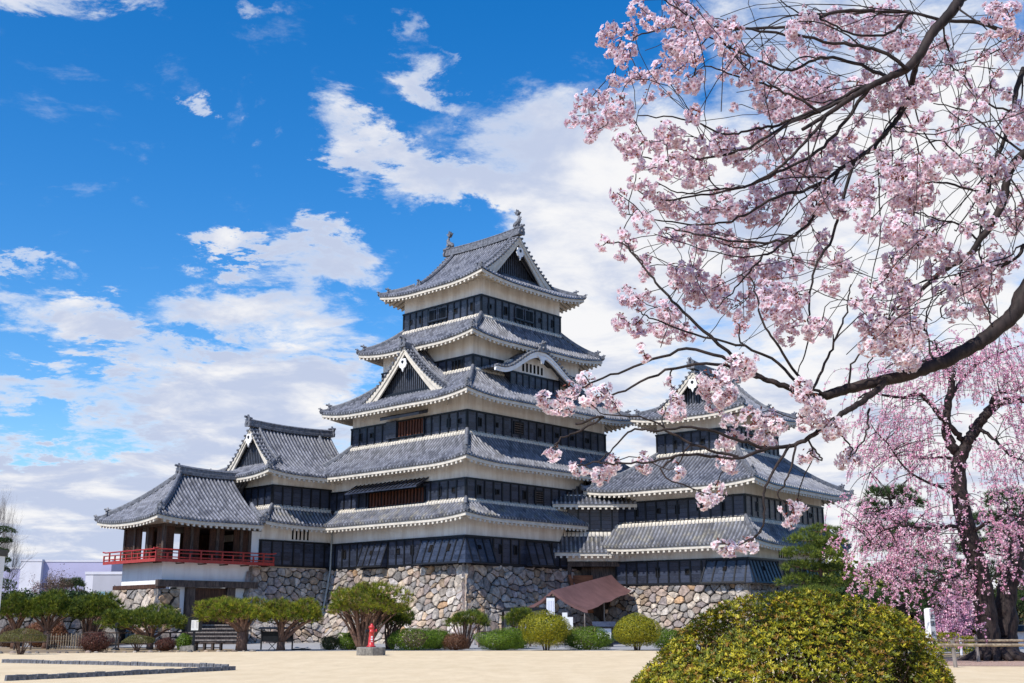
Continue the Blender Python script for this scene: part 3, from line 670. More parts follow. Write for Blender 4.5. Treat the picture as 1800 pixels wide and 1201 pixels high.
def skirt(root, f, a0, a1, z0, z1, out=.75, flA=.0, flB=.0, step=.85, ports=()):
    """stone-dropping bay: boarding that leans out towards its foot; flA/flB widen the foot on either side"""
    m = MB(); top = .06
    A0, A1 = a0-flA, a1+flB
    m.hexa([f.P(A0, .0, z0), f.P(A1, .0, z0), f.P(A1, out, z0), f.P(A0, out, z0), f.P(a0, .0, z1), f.P(a1, .0, z1), f.P(a1, top, z1), f.P(a0, top, z1)])
    o = m.build('drop_bay', 'black_boards', root); b = MB(); n = max(2, round((a1-a0)/step))
    def strip(u0, u1, v0, v1, th=.06):     # u across, v up, both 0..1
        P = []
        for dd in (0, th):
            for u, v in ((u0, v0), (u1, v0), (u1, v1), (u0, v1)):
                a = (A0+(A1-A0)*u)*(1-v)+(a0+(a1-a0)*u)*v; P.append(f.P(a, out+(top-out)*v+dd, z0+(z1-z0)*v))
        b.hexa(P)
    wv = .055/(a1-a0)
    for i in range(n+1): u = i/n; strip(u-wv, u+wv, .06, .95)
    strip(-wv, 1+wv, 0, .065, .075); strip(-wv, 1+wv, .95, 1.0, .075); b.build('battens', 'black_wood', o)
    for u, v, tall in ports:
        m = MB(); hw, hh = .14/(a1-a0), (.26 if tall else .15)/(z1-z0); P = []
        for dd in (.0, .075):
            for uu, vv in ((u-hw, v-hh), (u+hw, v-hh), (u+hw, v+hh), (u-hw, v+hh)):
                a = (A0+(A1-A0)*uu)*(1-vv)+(a0+(a1-a0)*uu)*vv; P.append(f.P(a, out+(top-out)*vv+dd, z0+(z1-z0)*vv))
        m.hexa(P); m.build('loophole', 'dark_inside', o)
    return o
def hatch(root, f, a0, a1, z, out, drop, th=.09):   # propped-open shutter above a window
    m = MB(); m.hexa([f.P(a0, .02, z), f.P(a1, .02, z), f.P(a1, out, z-drop), f.P(a0, out, z-drop), f.P(a0, .02, z+th), f.P(a1, .02, z+th), f.P(a1, out, z-drop+th), f.P(a0, out, z-drop+th)])
    o = m.build('hatch', 'black_boards', root); b = MB(); n = max(2, round((a1-a0)/.5))
    for i in range(n+1):
        a = a0+(a1-a0)*i/n; b.hexa([f.P(a-.04, .02, z+th), f.P(a+.04, .02, z+th), f.P(a+.04, out, z-drop+th), f.P(a-.04, out, z-drop+th), f.P(a-.04, .02, z+th+.06), f.P(a+.04, .02, z+th+.06), f.P(a+.04, out, z-drop+th+.06), f.P(a-.04, out, z-drop+th+.06)])
    b.build('battens', 'black_wood', o); return o

# ================================================================== MAIN KEEP
keep = empty('castle_keep', (-3.34, 84, 0), math.radians(90-43.07), 'tallest five-storey black and white tower of the castle, over a stone base', 'castle tower', 'buildings of the castle')
KX, KY = 18.7, 15.75; fL = Face('L', 0); fF = Face('F', 0)
zS = 5.6
stone_wall(keep, (0, 0, 0), (0, 1), (-1, 0), KY+.3, zS, 1.9, .80, True, False, 11, quoin=(True, False), orange=.05)
stone_wall(keep, (0, 0, 0), (1, 0), (0, -1), 14.0, zS, 1.9, .86, True, False, 12, quoin=(True, False), orange=.03)
m = MB(); m.box(-.10, KX, -.10, KY, zS-.1, zS+.0); m.build('sill_beam', 'black_wood', keep)
# storeys 1 and 2 (same plan)
d1 = band(keep, (0, KX, 0, KY), zS+.004, 7.6, 9.4); d2 = band(keep, (0, KX, 0, KY), 10.15, 11.75, 13.5)
# stone-drop bays
skirt(keep, fL, .0, 4.55, zS+.02, 7.5, .78, .0, .0, .76, ((.30, .62, True), (.72, .62, True)))
skirt(keep, fF, .0, 2.4, zS+.02, 7.5, .78, .0, .0, .8, ((.45, .62, False),))
skirt(keep, fL, 8.4, 11.3, zS+.02, 7.5, .74, .0, .0, .72, ((.55, .6, False),)); skirt(keep, fF, 6.4, 9.0, zS+.02, 7.5, .70, .0, .0, .85)
m = MB(); m.hexa([(-.78, -.78, zS+.02), (.0, -.78, zS+.02), (0, 0, zS+.02), (-.78, 0, zS+.02), (-.06, -.06, 7.5), (0, -.06, 7.5), (0, 0, 7.5), (-.06, 0, 7.5)]); m.build('corner_boarding', 'black_boards', keep)
for a in (5.6, 7.2, 13.6): loophole(d1, fL, a, 6.75, a != 7.2)
for a in (3.6, 5.2): loophole(d1, fF, a, 6.75, a < 6)
for i, a in enumerate((1.2, 2.7)): loophole(d2, fL, a, 10.95, i == 1)
for i, a in enumerate((1.3, 3.2, 6.2)): loophole(d2, fF, a, 10.95, i % 2 == 0)
window(keep, fL, 4.3, 10.7, 10.25, 11.35, 17, 'lattice_wood', 'black_wood', .2, bw=.085); hatch(keep, fL, 4.0, 12.4, 12.0, 1.25, .72)
window(keep, fF, 7.4, 8.3, 10.5, 11.35, 0, 'old_wood', 'black_wood', .15, hbars=5)
tier(keep, (-1.5, KX+1.5, -1.5, KY+1.5), (0, KX, 0, KY), 8.95, 10.17, 'LFRB', .25, .30, 'tile_lichen', 1.5, {'L': (0, 16.4), 'F': (0, 15.5)}, label='lowest roof of the keep, patched with pale lichen', hipsc=.85)
roof2, _ = tier(keep, (-1.6, KX+1.6, -1.6, KY+1.6), (1.1, 17.6, 1.07, 14.55), 12.95, 15.4, 'LFRB', .35, .34, 'tile', 1.6)
# storey 3
R3 = (1.1, 17.6, 1.07, 14.55); f3L = Face('L', 1.1); f3F = Face('F', 1.07)
d3 = band(keep, R3, 15.36, 17.05, 18.6)
for a in (1.85, 3.0, 12.0, 13.4): loophole(d3, f3L, a, 16.25, a in (3.0, 13.4))
for i, a in enumerate((2.4, 4.2, 9.2, 11.3, 13.2, 15.2)): loophole(d3, f3F, a, 16.25, i in (0, 2))
window(keep, f3L, 5.7, 8.7, 15.75, 16.95, 9, 'lattice_wood', 'black_wood', .2, bw=.085); hatch(keep, f3L, 5.4, 10.0, 17.35, .95, .25, .22)
m = MB(); f3L.box(m, 8.8, 10.0, .05, .30, 15.7, 17.1); m.build('shutter', 'black_boards', keep)
window(keep, f3F, 6.2, 7.2, 15.85, 16.75, 0, 'old_wood', 'black_wood', .15, hbars=5)
R4 = (3.0, 15.86, 2.4, 13.1)
tier(keep, (-.85, 19.55, -.85, 16.45), R4, 18.02, 20.75, 'LFRB', .35, .42, 'tile', 1.95)
# storey 4
d4 = band(keep, R4, 20.55, 21.85, 23.4)
f4L = Face('L', 3.0); f4F = Face('F', 2.4)
window(d4, f4L, 3.4, 4.6, 20.75, 21.6, 3, 'black_wood', 'black_wood', .13)
R5 = (4.6, 14.26, 3.12, 12.38)
tier(keep, (1.35, 17.4, .85, 14.6), R5, 23.15, 25.5, 'LFRB', .30, .44, 'tile', 1.6)
# storey 5
d5 = band(keep, R5, 25.45, 27.18, 28.9, step=.80)
f5L = Face('L', 4.6); f5F = Face('F', 3.12)
for i, a in enumerate((4.1, 6.0, 10.2, 11.5)): loophole(d5, f5L, a, 26.35, i in (0, 2))
for i, a in enumerate((5.5, 7.4, 11.7, 13.3)): loophole(d5, f5F, a, 26.35, i in (1, 3))
for a in (7.05, 8.2): window(d5, f5L, a, a+.9, 26.0, 26.85, 6, 'black_wood', 'black_boards', .16, bw=.03)
for a in (8.55, 9.75): window(d5, f5F, a, a+.9, 26.0, 26.85, 6, 'black_wood', 'black_boards', .16, bw=.03)
for f, a0, a1 in ((f5L, 6.95, 9.2), (f5F, 8.45, 10.75)):
    m = MB(); f.box(m, a0, a1, .05, .24, 25.82, 25.92)
    for i in range(5): a = a0+.1+(a1-a0-.2)*i/4; f.box(m, a-.05, a+.05, .05, .17, 25.56, 25.82)
    m.build('window_shelf', 'black_wood', d5)
roofT, TA, TB, tp_ = irimoya(keep, (3.0, 15.86, 1.5, 14.0), 'y', 28.4, 33.45, 1.85, 3.0, .5, .50, 'tile', 1.62, th=.88, dotz=1.55)
for i in (0, -1): shachi(roofT, Vector(tp_[i])+Vector((0, (.35 if i == 0 else -.35), .72)), (0, 1 if i == 0 else -1))
# big dormer gable on the left face, over storey 3
gy = 7.8; gh = 5.2; gz0 = 18.72; gzr = 23.0
prg = curve(gzr-gz0, gh, .42)
gA = Side((.55, gy-gh), (1, 0), (0, 1), 4.2, gh, gz0, prg, 0, 3, 0, 0, False, False); gB = Side((.55, gy+gh), (1, 0), (0, -1), 4.2, gh, gz0, prg, 0, 3, 0, 0, False, False)
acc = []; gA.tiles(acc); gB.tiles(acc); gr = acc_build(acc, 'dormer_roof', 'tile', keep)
gable_end(keep, gr, gA, gB, 0, -1, gzr, .75, .25, th=.80, dotz=1.5)
m = MB(); m.sweep([(.45, gy, gzr-.05), (1.5, gy, gzr-.08), (3.2, gy, gzr-.08)], ridge_prof(1.3, 1.25)); m.build('dormer_ridge', 'ridge', gr); oni(gr, (.5, gy, gzr+.02), (-1, 0), 1.15)
m = MB(); m.hexa([(.95, gy-3.9, 18.6), (3.0, gy-3.9, 18.6), (3.0, gy+3.9, 18.6), (.95, gy+3.9, 18.6), (.95, gy-3.9, 19.35), (3.0, gy-3.9, 19.35), (3.0, gy+3.9, 19.35), (.95, gy+3.9, 19.35)]); m.build('dormer_wall', 'black_wood', keep)
# curved-gable bay on the right face, over storey 3
by = 1.55; bx0, bx1 = 6.35, 12.3; bc = (bx0+bx1)/2-.25; fB = Face('F', by)
m = MB(); m.box(bx0, bx1, by, 2.6, 19.0, 20.95); db = m.build('bay_boarding', 'black_boards', keep)
m = MB(); m.box(bx0+.05, bx1-.05, by+.04, 2.6, 20.947, 21.9); m.build('bay_wall', 'plaster', keep)
m = MB(); fB.box(m, bx0-.05, bx1+.05, 0, .09, 20.86, 20.98); fB.box(m, bx0-.05, bx1+.05, 0, .07, 19.5, 19.62)
for i in range(9): a = bx0+(bx1-bx0)*i/8; fB.box(m, a-.05, a+.05, 0, .065, 19.62, 20.86)
m.build('battens', 'black_wood', db)
kw = 5.35; kz0 = 20.85; krise = 1.95
prk = lambda d: krise*(.5-.5*np.cos(PI*np.clip(np.asarray(d, float)/kw*1.18-.16, 0, 1)))
kA = Side((bc-kw, .55), (0, 1), (1, 0), 2.6, kw, kz0, prk, 0, 3, 0, 0, False, False); kB = Side((bc+kw, .55), (0, 1), (-1, 0), 2.6, kw, kz0, prk, 0, 3, 0, 0, False, False)
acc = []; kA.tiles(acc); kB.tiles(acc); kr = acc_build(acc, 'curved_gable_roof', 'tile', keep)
mb = MB(); vt = MB()
for s in (kA, kB):
    for q, th, dp in ((.10, .40, .16), (.02, .17, .09)):
        x = barge(keep, s, q, .02, None, th, dp, taper=1.15, n=30, flare=-.25); n = len(mb.v); mb.v += x.v; mb.f += [tuple(i+n for i in f) for f in x.f]; mb.c += x.c
    for i in range(17):
        d = kw*(i+.5)/17; p = s.O+s.dd*d; z = s.ze+float(s.prof(d))+.05; vt.tube([(p[0], p[1]-.12, z), (p[0], p[1]+.6, z)], .10, 6)
mb.build('bargeboard', 'white_plaster', kr); vt.build('verge_tiles', 'ridge', kr)
m = MB(); pts = [(bc-2.9+5.8*i/16, by+.01, 0) for i in range(17)]
zc = lambda x: kz0+float(prk(kw-abs(x-bc)))-.35
m.prism([Vector((x, by+.02, zc(x))) for x, _, _ in pts]+[Vector((bc+2.9, by+.02, 20.9)), Vector((bc-2.9, by+.02, 20.9))], (0, .3, 0)); m.build('tympanum', 'plaster', keep)
m = MB()
for i in range(6): x = bc-1.2+i*.45; m.box(x-.09, x+.09, by-.03, by+.03, 21.15, 21.85 if 0 < i < 5 else 21.75)
m.build('slit_window', 'dark_inside', keep)
m = MB(); m.sweep([(bc, .45, kz0+krise+.0), (bc, 1.6, kz0+krise+.05), (bc, 2.6, kz0+krise+.05)], ridge_prof(1.2, 1.1)); m.build('dormer_ridge', 'ridge', kr); oni(kr, (bc, .55, kz0+krise+.08), (0, -1), 1.2)
m = MB(); c = Vector((bc, .5, kz0+krise-.85)); m.prism([c+Vector((a, 0, b)) for a, b in ((-.55, .42), (-.2, .1), (-.12, -.2), (0, -.1), (.12, -.2), (.2, .1), (.55, .42))], (0, .12, 0)); m.build('gable_pendant', 'white_plaster', kr)
# rainwater pipe in the corner with the wing
m = MB(); m.tube([(-.15, 15.2, 9.0), (-.2, 15.2, 5.6), (-.5, 15.1, 4.2), (-1.1, 14.9, 2.0), (-2.0, 14.6, .05)], .07, 8); m.build('drainpipe', 'grey_metal', keep)

# ================================================================== WING (attached turret) and MOON-VIEWING TURRET
WO = (-14.83, 94.74); WR = math.radians(45)
wing = empty('attached_turret', (*WO, 0), WR, 'two-storey black and white turret between the tall keep and the red balcony', 'castle turret', 'buildings of the castle')
stone_wall(wing, (-7.2, 0, 0), (1, 0), (0, -1), 7.6, 5.65, 1.9, .80, True, False, 21, quoin=(True, False))
stone_wall(wing, (-7.2, 0, 0), (0, 1), (-1, 0), 3.0, 5.65, 1.9, .8, True, False, 22)
wR = (-5.6, 2.5, 0, 6.7); w1 = (-6.45, 2.5, 0, 6.7)
e1 = band(wing, w1, 5.70, 7.70, 9.3, 'LF', white='plaster'); e2 = band(wing, wR, 10.3, 12.0, 13.5, 'LF')
fW = Face('F', 0)
m = MB()
for i in range(5): a = -3.55+i*.36; fW.box(m, a-.07, a+.07, -.02, .03, 7.85, 8.75)
m.build('slit_window', 'dark_inside', wing)
tier(wing, (-7.0, 2.6, -1.35, 8.1), (-5.6, 2.5, 0, 6.7), 8.95, 10.35, 'LFB', .25, .22, 'tile_lichen', 1.35, {'F': (0, 7.4)}, label='lower roof, mossy', hipsc=.85, nohip=('LB',))
irimoya(wing, (-7.05, 3.2, -1.45, 8.05), 'x', 12.85, 16.95, 1.15, 1.75, .5, .34, 'tile', 1.45, (True, False), shorten=(0, 1.0), wl=3.5, th=.55, dotz=1.0, raise_=.45)
# second pair of descending ridges and small hip towards the keep
m = MB(); A_ = Side((-7.05, -1.45), (1, 0), (0, 1), 10.25, 4.75, 12.85, curve(4.1, 4.75, .5), 0, 3, 0, 0, False, False)
m.sweep([A_.pt(7.9, d, .10) for d in np.linspace(1.6, 4.6, 12)], ridge_prof(.9, .8)); m.build('descending_ridge', 'ridge', wing)
p, q = Vector(A_.pt(7.9, 1.6, .1)), Vector(A_.pt(7.9, 1.9, .1)); oni(wing, p, p-q, .8)

moon = empty('moon_viewing_turret', (*WO, 0), WR, 'low turret with a red balcony round its open wooden room', 'castle turret', 'buildings of the castle')
mx0, mx1, my0, my1 = -14.55, -6.45, 0, 6.1; fM = Face('F', my0); fML = Face('L', mx0)
stone_wall(moon, (-14.9, -.1, 0), (0, 1), (-1, 0), 6.6, 3.85, 1.25, 1.0, True, True, 31, quoin=(True, False))
stone_wall(moon, (-14.9, -.1, 0), (1, 0), (0, -1), 1.75, 3.85, .8, .8, True, False, 32, orange=.12)
m = MB(); m.box(mx0-.42, mx0+.2, -.3, 6.6, 3.86, 4.15); m.build('sill_beam', 'brown_wood', moon)
m = MB(); m.box(-15.05, -6.75, -.42, .0, 4.0, 4.47); m.build('lintel_beam', 'old_wood', moon)
m = MB(); m.box(mx0, mx1, my0+.05, my1, 4.16, 5.75); m.build('lower_wall', 'white_plaster', moon)
m = MB(); m.box(-13.2, -6.5, .25, 1.2, .0, 3.99); m.build('gate_wall', 'white_plaster', moon)
m = MB(); m.hexa([(-14.9, .3, 0), (-13.15, .3, 0), (-13.15, 5, 0), (-14.9, 5, 0), (-14.9, .3, 3.84), (-13.15, .3, 3.84), (-13.15, 5, 3.84), (-14.9, 5, 3.84)]); m.build('core', 'gap', moon)
# gate: two posts, two leaves, flanking slanted white panels

for x0, x1 in ((-12.55, -11.9), (-9.25, -8.55)): m = MB(); m.box(x0, x1, -.18, .24, 0, 3.99); m.build('gate_post', 'old_wood', moon)
for x0, x1 in ((-11.9, -10.6), (-10.57, -9.25)):
    m = MB(); m.box(x0, x1, .0, .1, .35, 3.95)
    for i in range(5): x = x0+(x1-x0)*(i+.5)/5; m.box(x-.012, x+.012, -.015, .0, .4, 3.9)
    m.box(x0, x1, -.05, .0, 1.0, 1.15); m.box(x0, x1, -.05, .0, 3.0, 3.15); m.build('door', 'brown_wood', moon)
m = MB(); m.prism([(-13.25, .18, 3.98), (-12.58, .18, 3.98), (-12.58, .18, .9)], (0, .06, 0)); m.build('gate_panel', 'white_plaster', moon); m = MB(); m.prism([(-8.52, .18, 3.98), (-6.85, .18, 3.98), (-8.3, .18, .9), (-8.52, .18, .9)], (0, .06, 0)); m.build('gate_panel', 'white_plaster', moon)
m = MB(); m.hexa([(-8.35, .1, .7), (-8.15, .1, .7), (-8.15, .28, .7), (-8.35, .28, .7), (-6.85, .1, 3.98), (-6.6, .1, 3.98), (-6.6, .28, 3.98), (-6.85, .28, 3.98)]); m.build('brace', 'brown_wood', moon)
# wooden room with sliding openings
m = MB(); zf = 5.95; zl = 8.32
f0 = my0+.12; openF = ((-13.75, -12.95), (-11.7, -10.8), (-9.6, -8.75)); openL = ((1.2, 1.85), (2.9, 3.6))
def wallseg(mb, f, a0, a1, ops, z0, z1, th):
    x = a0
    for o0, o1 in list(ops)+[(a1, a1)]: f.box(mb, x, o0, -th, 0, z0, z1); x = o1
wallseg(m, Face('F', f0), mx0, -7.4, openF, zf, zl, .10); wallseg(m, Face('L', mx0+.02), my0+.14, my1, openL, zf, zl, .10)
wallseg(m, Face('B', my1-.1), mx0, mx1, ((-13.6, -12.5), (-11.2, -10.0)), zf, zl, .10)
wr = m.build('panel_wall', 'brown_wood', moon)
m = MB(); 
for f, a0, a1, ops in ((Face('F', f0), mx0, -7.4, openF), (Face('L', mx0+.02), my0+.14, my1, openL)):
    x = a0
    for o0, o1 in list(ops)+[(a1, a1)]:
        n = int((zl-zf)/.12); m = MB()
        for i in range(n): f.box(m, x+.07, o0-.07, 0, .035, zf+.12*i+.03, zf+.12*i+.085)
        x = o1; m.build('louvre', 'brown_wood', wr)
m = MB()
for a in (mx0, -12.35, -10.2, -8.15, -7.4): m.box(a-.11, a+.11, f0-.12, f0+.11, zf, zl)
for a in (2.4, 4.4, my1-.1): m.box(mx0-.10, mx0+.12, a-.11, a+.11, zf, zl)
m.box(mx0-.12, mx1, f0-.14, f0+.12, zl, zl+.17); m.box(mx0-.12, mx0+.14, f0+.12, my1, zl, zl+.17); m.build('posts', 'old_wood', moon)
m = MB()
for o0, o1 in openF: m.box(o0, o1, f0-.03, f0+.02, zf+.62, zf+.70)
m.build('window_rail', 'brown_wood', moon)
m = MB(); m.box(-7.4, mx1+.0, f0-.05, f0+.4, zf, zl); m.build('side_panel', 'white_plaster', moon)
m = MB(); m.box(mx0+.02, mx1, f0+.03, my1-.0, zl+.18, 9.5); m.build('wall', 'plaster', moon)
m = MB(); m.box(mx0+.1, mx1, f0+.12, my1-.25, zl-.02, zl+.16); m.build('ceiling', 'old_wood', moon)
m = MB(); m.box(mx0+.02, mx1, my0+.06, my1, 5.76, zf); m.build('floor_slab', 'brown_wood', moon)
# red balcony
bx0_, bx1_, by0_, by1_ = -15.65, -5.85, -.95, 7.0
bl = MB(); bl.box(bx0_, bx1_, by0_, my0+.05, 5.80, 5.90); bl.box(bx0_, mx0+.0, my0+.05, by1_, 5.80, 5.90)
bl.box(bx0_-.06, bx1_+.06, by0_-.06, by0_+.02, 5.70, 5.93); bl.box(bx0_-.06, bx0_+.02, by0_+.02, by1_, 5.70, 5.93); bal = bl.build('balcony', 'red_lacquer', moon)
for nm, z, w_, ex in (('handrail', 6.58, .055, .22), ('handrail', 6.34, .04, .0), ('handrail', 6.05, .045, .0)):
    m = MB(); zz_ = z
    m.tube([(bx0_-ex, by0_, zz_+(.07 if ex else 0)), (bx0_+.2, by0_, zz_), (bx1_-.2, by0_, zz_), (bx1_+ex, by0_, zz_+(.07 if ex else 0))], w_, 6); m.tube([(bx0_, by0_-ex, zz_+(.07 if ex else .0)), (bx0_, by0_+.2, zz_), (bx0_, by1_-.2, zz_), (bx0_, by1_+ex, zz_+(.07 if ex else 0))], w_, 6); m.build(nm, 'red_lacquer', bal)
for i in range(12): x = bx0_+(bx1_-bx0_)*i/11; m = MB(); m.box(x-.05, x+.05, by0_-.045, by0_+.045, 5.93, 6.56 if i % 2 == 0 else 6.36); m.build('baluster', 'red_lacquer', bal)
for i in range(1, 10): y = by0_+(by1_-by0_)*i/9; m = MB(); m.box(bx0_-.045, bx0_+.045, y-.05, y+.05, 5.93, 6.56 if i % 2 == 0 else 6.36); m.build('baluster', 'red_lacquer', bal)
m = MB()
for i in range(6): x = bx0_+.4+(bx1_-bx0_-.8)*i/5; m.box(x-.07, x+.07, by0_-.02, my0+.05, 5.62, 5.695)
m.build('joists', 'brown_wood', bal)
# hipped roof whose ridge dies into the wing
zr_ = 12.55
moonroof, mS = tier(moon, (-16.0, -5.4, -1.35, 8.2), (-11.75, -5.5, 3.41, 3.44), 8.78, zr_, 'LFB', .28, .34, 'tile', 1.35, {'F': (0, 8.9)}, top=False)
m = MB(); H = .5; m.sweep([(-11.95+6.4*t, 3.425, zr_-.05+.14*(2*t-1)**2) for t in np.linspace(0, 1, 9)], [(-.27, 0), (-.27, .25), (-.2, .3), (-.2, .5), (-.24, .54), (0, .7), (.24, .54), (.2, .5), (.2, .3), (.27, .25), (.27, 0)]); m.build('main_ridge', 'ridge', moonroof)
oni(moonroof, (-11.85, 3.425, zr_+.1), (-1, 0), 1.1)
m = MB(); f_ = mS['F']; P = [f_.pt(8.8+.25*t, d, .12) for t, d in zip(np.linspace(0, 1, 8), np.linspace(.15, 2.1, 8))]; m.sweep(P, ridge_prof(1, .9)); m.build('hip_ridge', 'ridge', moonroof); oni(moonroof, P[0], Vector(P[0])-Vector(P[1]), .8)

# ================================================================== SMALL KEEP (right)
inui = empty('small_keep', (17.08, 85, 0), math.radians(90-39), 'smaller three-tiered black and white tower on the right, its gable half hidden by cherry blossom', 'castle tower', 'buildings of the castle')
IX, IY = 13.3, 11.4; iL = Face('L', 0); iF = Face('F', 0)
stone_wall(inui, (0, 0, 0), (0, 1), (-1, 0), IY+.3, 4.22, 1.2, .72, True, True, 41, quoin=(True, False), orange=.04)
stone_wall(inui, (0, 0, 0), (1, 0), (0, -1), IX, 4.22, 1.2, .8, True, True, 42, quoin=(True, False))
i1 = band(inui, (0, IX, 0, IY), 4.26, 6.08, 7.75, 'LFR'); i2 = band(inui, (0, IX, 0, IY), 8.95, 10.66, 12.2, 'LFR')
skirt(inui, iL, 0, 3.3, 4.28, 6.0, .6, 0, .35, .8, ((.5, .6, False),)); skirt(inui, iF, 0, 4.2, 4.28, 6.0, .6, 0, .35, .55, ((.42, .62, False),))
m = MB(); m.hexa([(-.6, -.6, 4.28), (.0, -.6, 4.28), (0, 0, 4.28), (-.6, 0, 4.28), (-.06, -.06, 6.0), (0, -.06, 6.0), (0, 0, 6.0), (-.06, 0, 6.0)]); m.build('corner_boarding', 'black_boards', inui)
skirt(inui, iF, 9.2, IX, 4.28, 6.0, .6, .35, 0, .55)
for i, a in enumerate((5.0, 7.6, 9.6)): loophole(i1, iL, a, 5.2, i == 1)
for i, a in enumerate((4.6, 6.2, 8.0)): loophole(i1, iF, a, 5.2, i == 0)
for i, a in enumerate((1.8, 3.8, 5.7, 7.4, 9.4)): loophole(i2, iL, a, 9.85, i % 2 == 0)
for i, a in enumerate((1.8, 4.9, 8.0, 11.0)): loophole(i2, iF, a, 9.85, i % 2 == 0)
m = MB()
for i in range(6): a = 5.1+i*.36; iF.box(m, a-.08, a+.08, -.02, .03, 6.25, 7.2)
m.build('slit_window', 'dark_inside', inui)
tier(inui, (-1.55, IX+1.55, -1.55, IY+1.55), (0, IX, 0, IY), 7.12, 8.98, 'LFRB', .25, .30, 'tile_lichen', 1.55, label='lowest roof of the small keep, spotted with lichen', hipsc=.9)
iR3 = (3.0, 9.9, 2.0, 9.2)
tier(inui, (-1.9, IX+1.9, -1.9, IY+1.9), iR3, 11.42, 14.55, 'LFRB', .30, .36, 'tile', 1.9)
i3 = band(inui, iR3, 14.45, 16.3, 18.0, 'LFR', .8); i3L = Face('L', 3.0); i3F = Face('F', 2.0)
for i, a in enumerate((2.9, 5.0, 7.5)): loophole(i3, i3L, a, 15.4, i % 2 == 0)
for a in (4.4, 6.9): window(i3, i3F, a, a+1.3, 14.95, 15.95, 5, 'black_wood', 'black_wood', .15)
irimoya(inui, (1.35, 11.5, .4, 10.8), 'x', 17.35, 21.25, 1.45, 2.3, .5, .40, 'tile', 1.6, th=.7, dotz=1.2, wl=4)

# ================================================================== CONNECTING TURRET (between the two keeps)
con = empty('connecting_turret', (0, 0, 0), 0, 'low shaded passage building joining the tall keep and the small keep above the entrance', 'castle passage', 'buildings of the castle')
cy = 92.0; cF = Face('F', cy); cx0, cx1 = 4.35, 10.6
c2 = band(con, (cx0, cx1, cy, 100.0), 8.40, 10.40, 11.35, 'F')
m = MB(); m.box(cx0, cx1, cy+.02, 100, 6.15, 8.2); m.build('wall', 'plaster', con)
tier(con, (2.4, 12.2, cy-1.25, 101.2), (cx0, cx1, cy+2.2, 97.0), 10.62, 12.9, 'F', .3, .1, 'tile', 1.25, {'F': (.6, 9.8)})
tier(con, (2.6, 12.2, cy-1.05, 101), (cx0, cx1, cy, 100), 6.88, 8.42, 'F', .25, .05, 'tile_lichen', 1.05, {'F': (.5, 9.6)}, label='mossy lower roof over the entrance')
m = MB(); m.box(cx0, cx1, cy-.05, cy+.3, 5.75, 6.14); m.build('lintel_beam', 'old_wood', con)
m = MB(); m.box(cx0+1.9, cx1, cy+.8, cy+1.0, 3.2, 5.74); m.build('inner_door', 'old_wood', con)
m = MB(); m.box(cx0+.35, cx0+2.0, cy+.5, cy+.62, 2.2, 5.1)
for i in range(9): m.box(cx0+.35, cx0+2.0, cy+.46, cy+.5, 2.25+i*.32, 2.51+i*.32)
m.build('plank_wall', 'plank_wood', con)
m = MB(); m.hexa([(cx0+.75, cy-.3, 2.6), (cx0+.98, cy-.3, 2.6), (cx0+.98, cy+.0, 2.6), (cx0+.75, cy+.0, 2.6), (cx0+.0, cy-.3, 5.1), (cx0+.25, cy-.3, 5.1), (cx0+.25, cy, 5.1), (cx0, cy, 5.1)]); m.build('brace', 'plank_wood', con)
m = MB(); m.box(cx0, cx0+.3, cy+.02, cy+.8, 0, 5.74); m.box(cx0, cx1, cy+1.3, cy+1.5, 0, 5.74); m.build('passage_wall', 'old_wood', con)
# ------------------------------------------------------------------ ground
def sheet(name, pts, z, m):
    b = MB(); b.face([(x, y, z) for x, y in pts]); return tag(b.build(name, m), kind='structure')
sheet('ground', [(-1500, -100), (1500, -100), (1500, 3000), (-1500, 3000)], -.02, 'earth')
sheet('path', [(-60, 60), (40, 60), (40, 100), (-60, 100)], -.012, 'gravel')
LG = [(-60, -10), (60, -10), (60, 46.5), (26, 47), (21, 48.5), (16, 52), (14, 62), (9, 65), (0, 65.2), (-8, 64.5), (-14, 63.2), (-22, 60.0), (-60, 57.5)]
sheet('lawn', LG, -.004, 'lawn')
sheet('bed', [(-60, 57.6), (-22, 60.1), (-14.5, 63.3), (-16, 68.5), (-22, 74), (-60, 74)], .0, 'earth')
# ------------------------------------------------------------------ foliage helpers
def leaf_quads(P, N, size, asp=.5, jit=.8, fold=0.):
    """diamond leaves at P, roughly facing N"""
    n = len(P); N = unit(N+rng.normal(0, jit, (n, 3))); t = unit(np.cross(N, unit(rng.normal(0, 1, (n, 3))))); b = np.cross(N, t)
    s = (size*rng.uniform(.7, 1.25, n))[:, None] if np.isscalar(size) else size[:, None]
    V = np.stack([P-t*s*.5, P+b*s*asp*.5-t*s*.05, P+t*s*.5-N*s*fold, P-b*s*asp*.5-t*s*.05], 1).reshape(-1, 3)
    return V, np.arange(4*n).reshape(n, 4)
def pick(pal, n, var=.18):
    pal = np.array(pal); c = pal[rng.integers(0, len(pal), n)]; return np.clip(c*rng.uniform(1-var, 1+var, (n, 1)), 0, 1)
def needles(P, D, L, k=9, wd=.012, spread=.75):
    """needle tufts: k thin blades from every point, fanned about direction D"""
    n = len(P); P = np.repeat(P, k, 0); D = unit(np.repeat(unit(D), k, 0)+rng.normal(0, spread, (n*k, 3)))
    b = unit(np.cross(D, rng.normal(0, 1, (n*k, 3)))); l = (L*rng.uniform(.7, 1.2, n*k))[:, None]
    V = np.stack([P-b*wd, P+b*wd, P+D*l], 1).reshape(-1, 3); return V, np.arange(3*n*k).reshape(-1, 3)
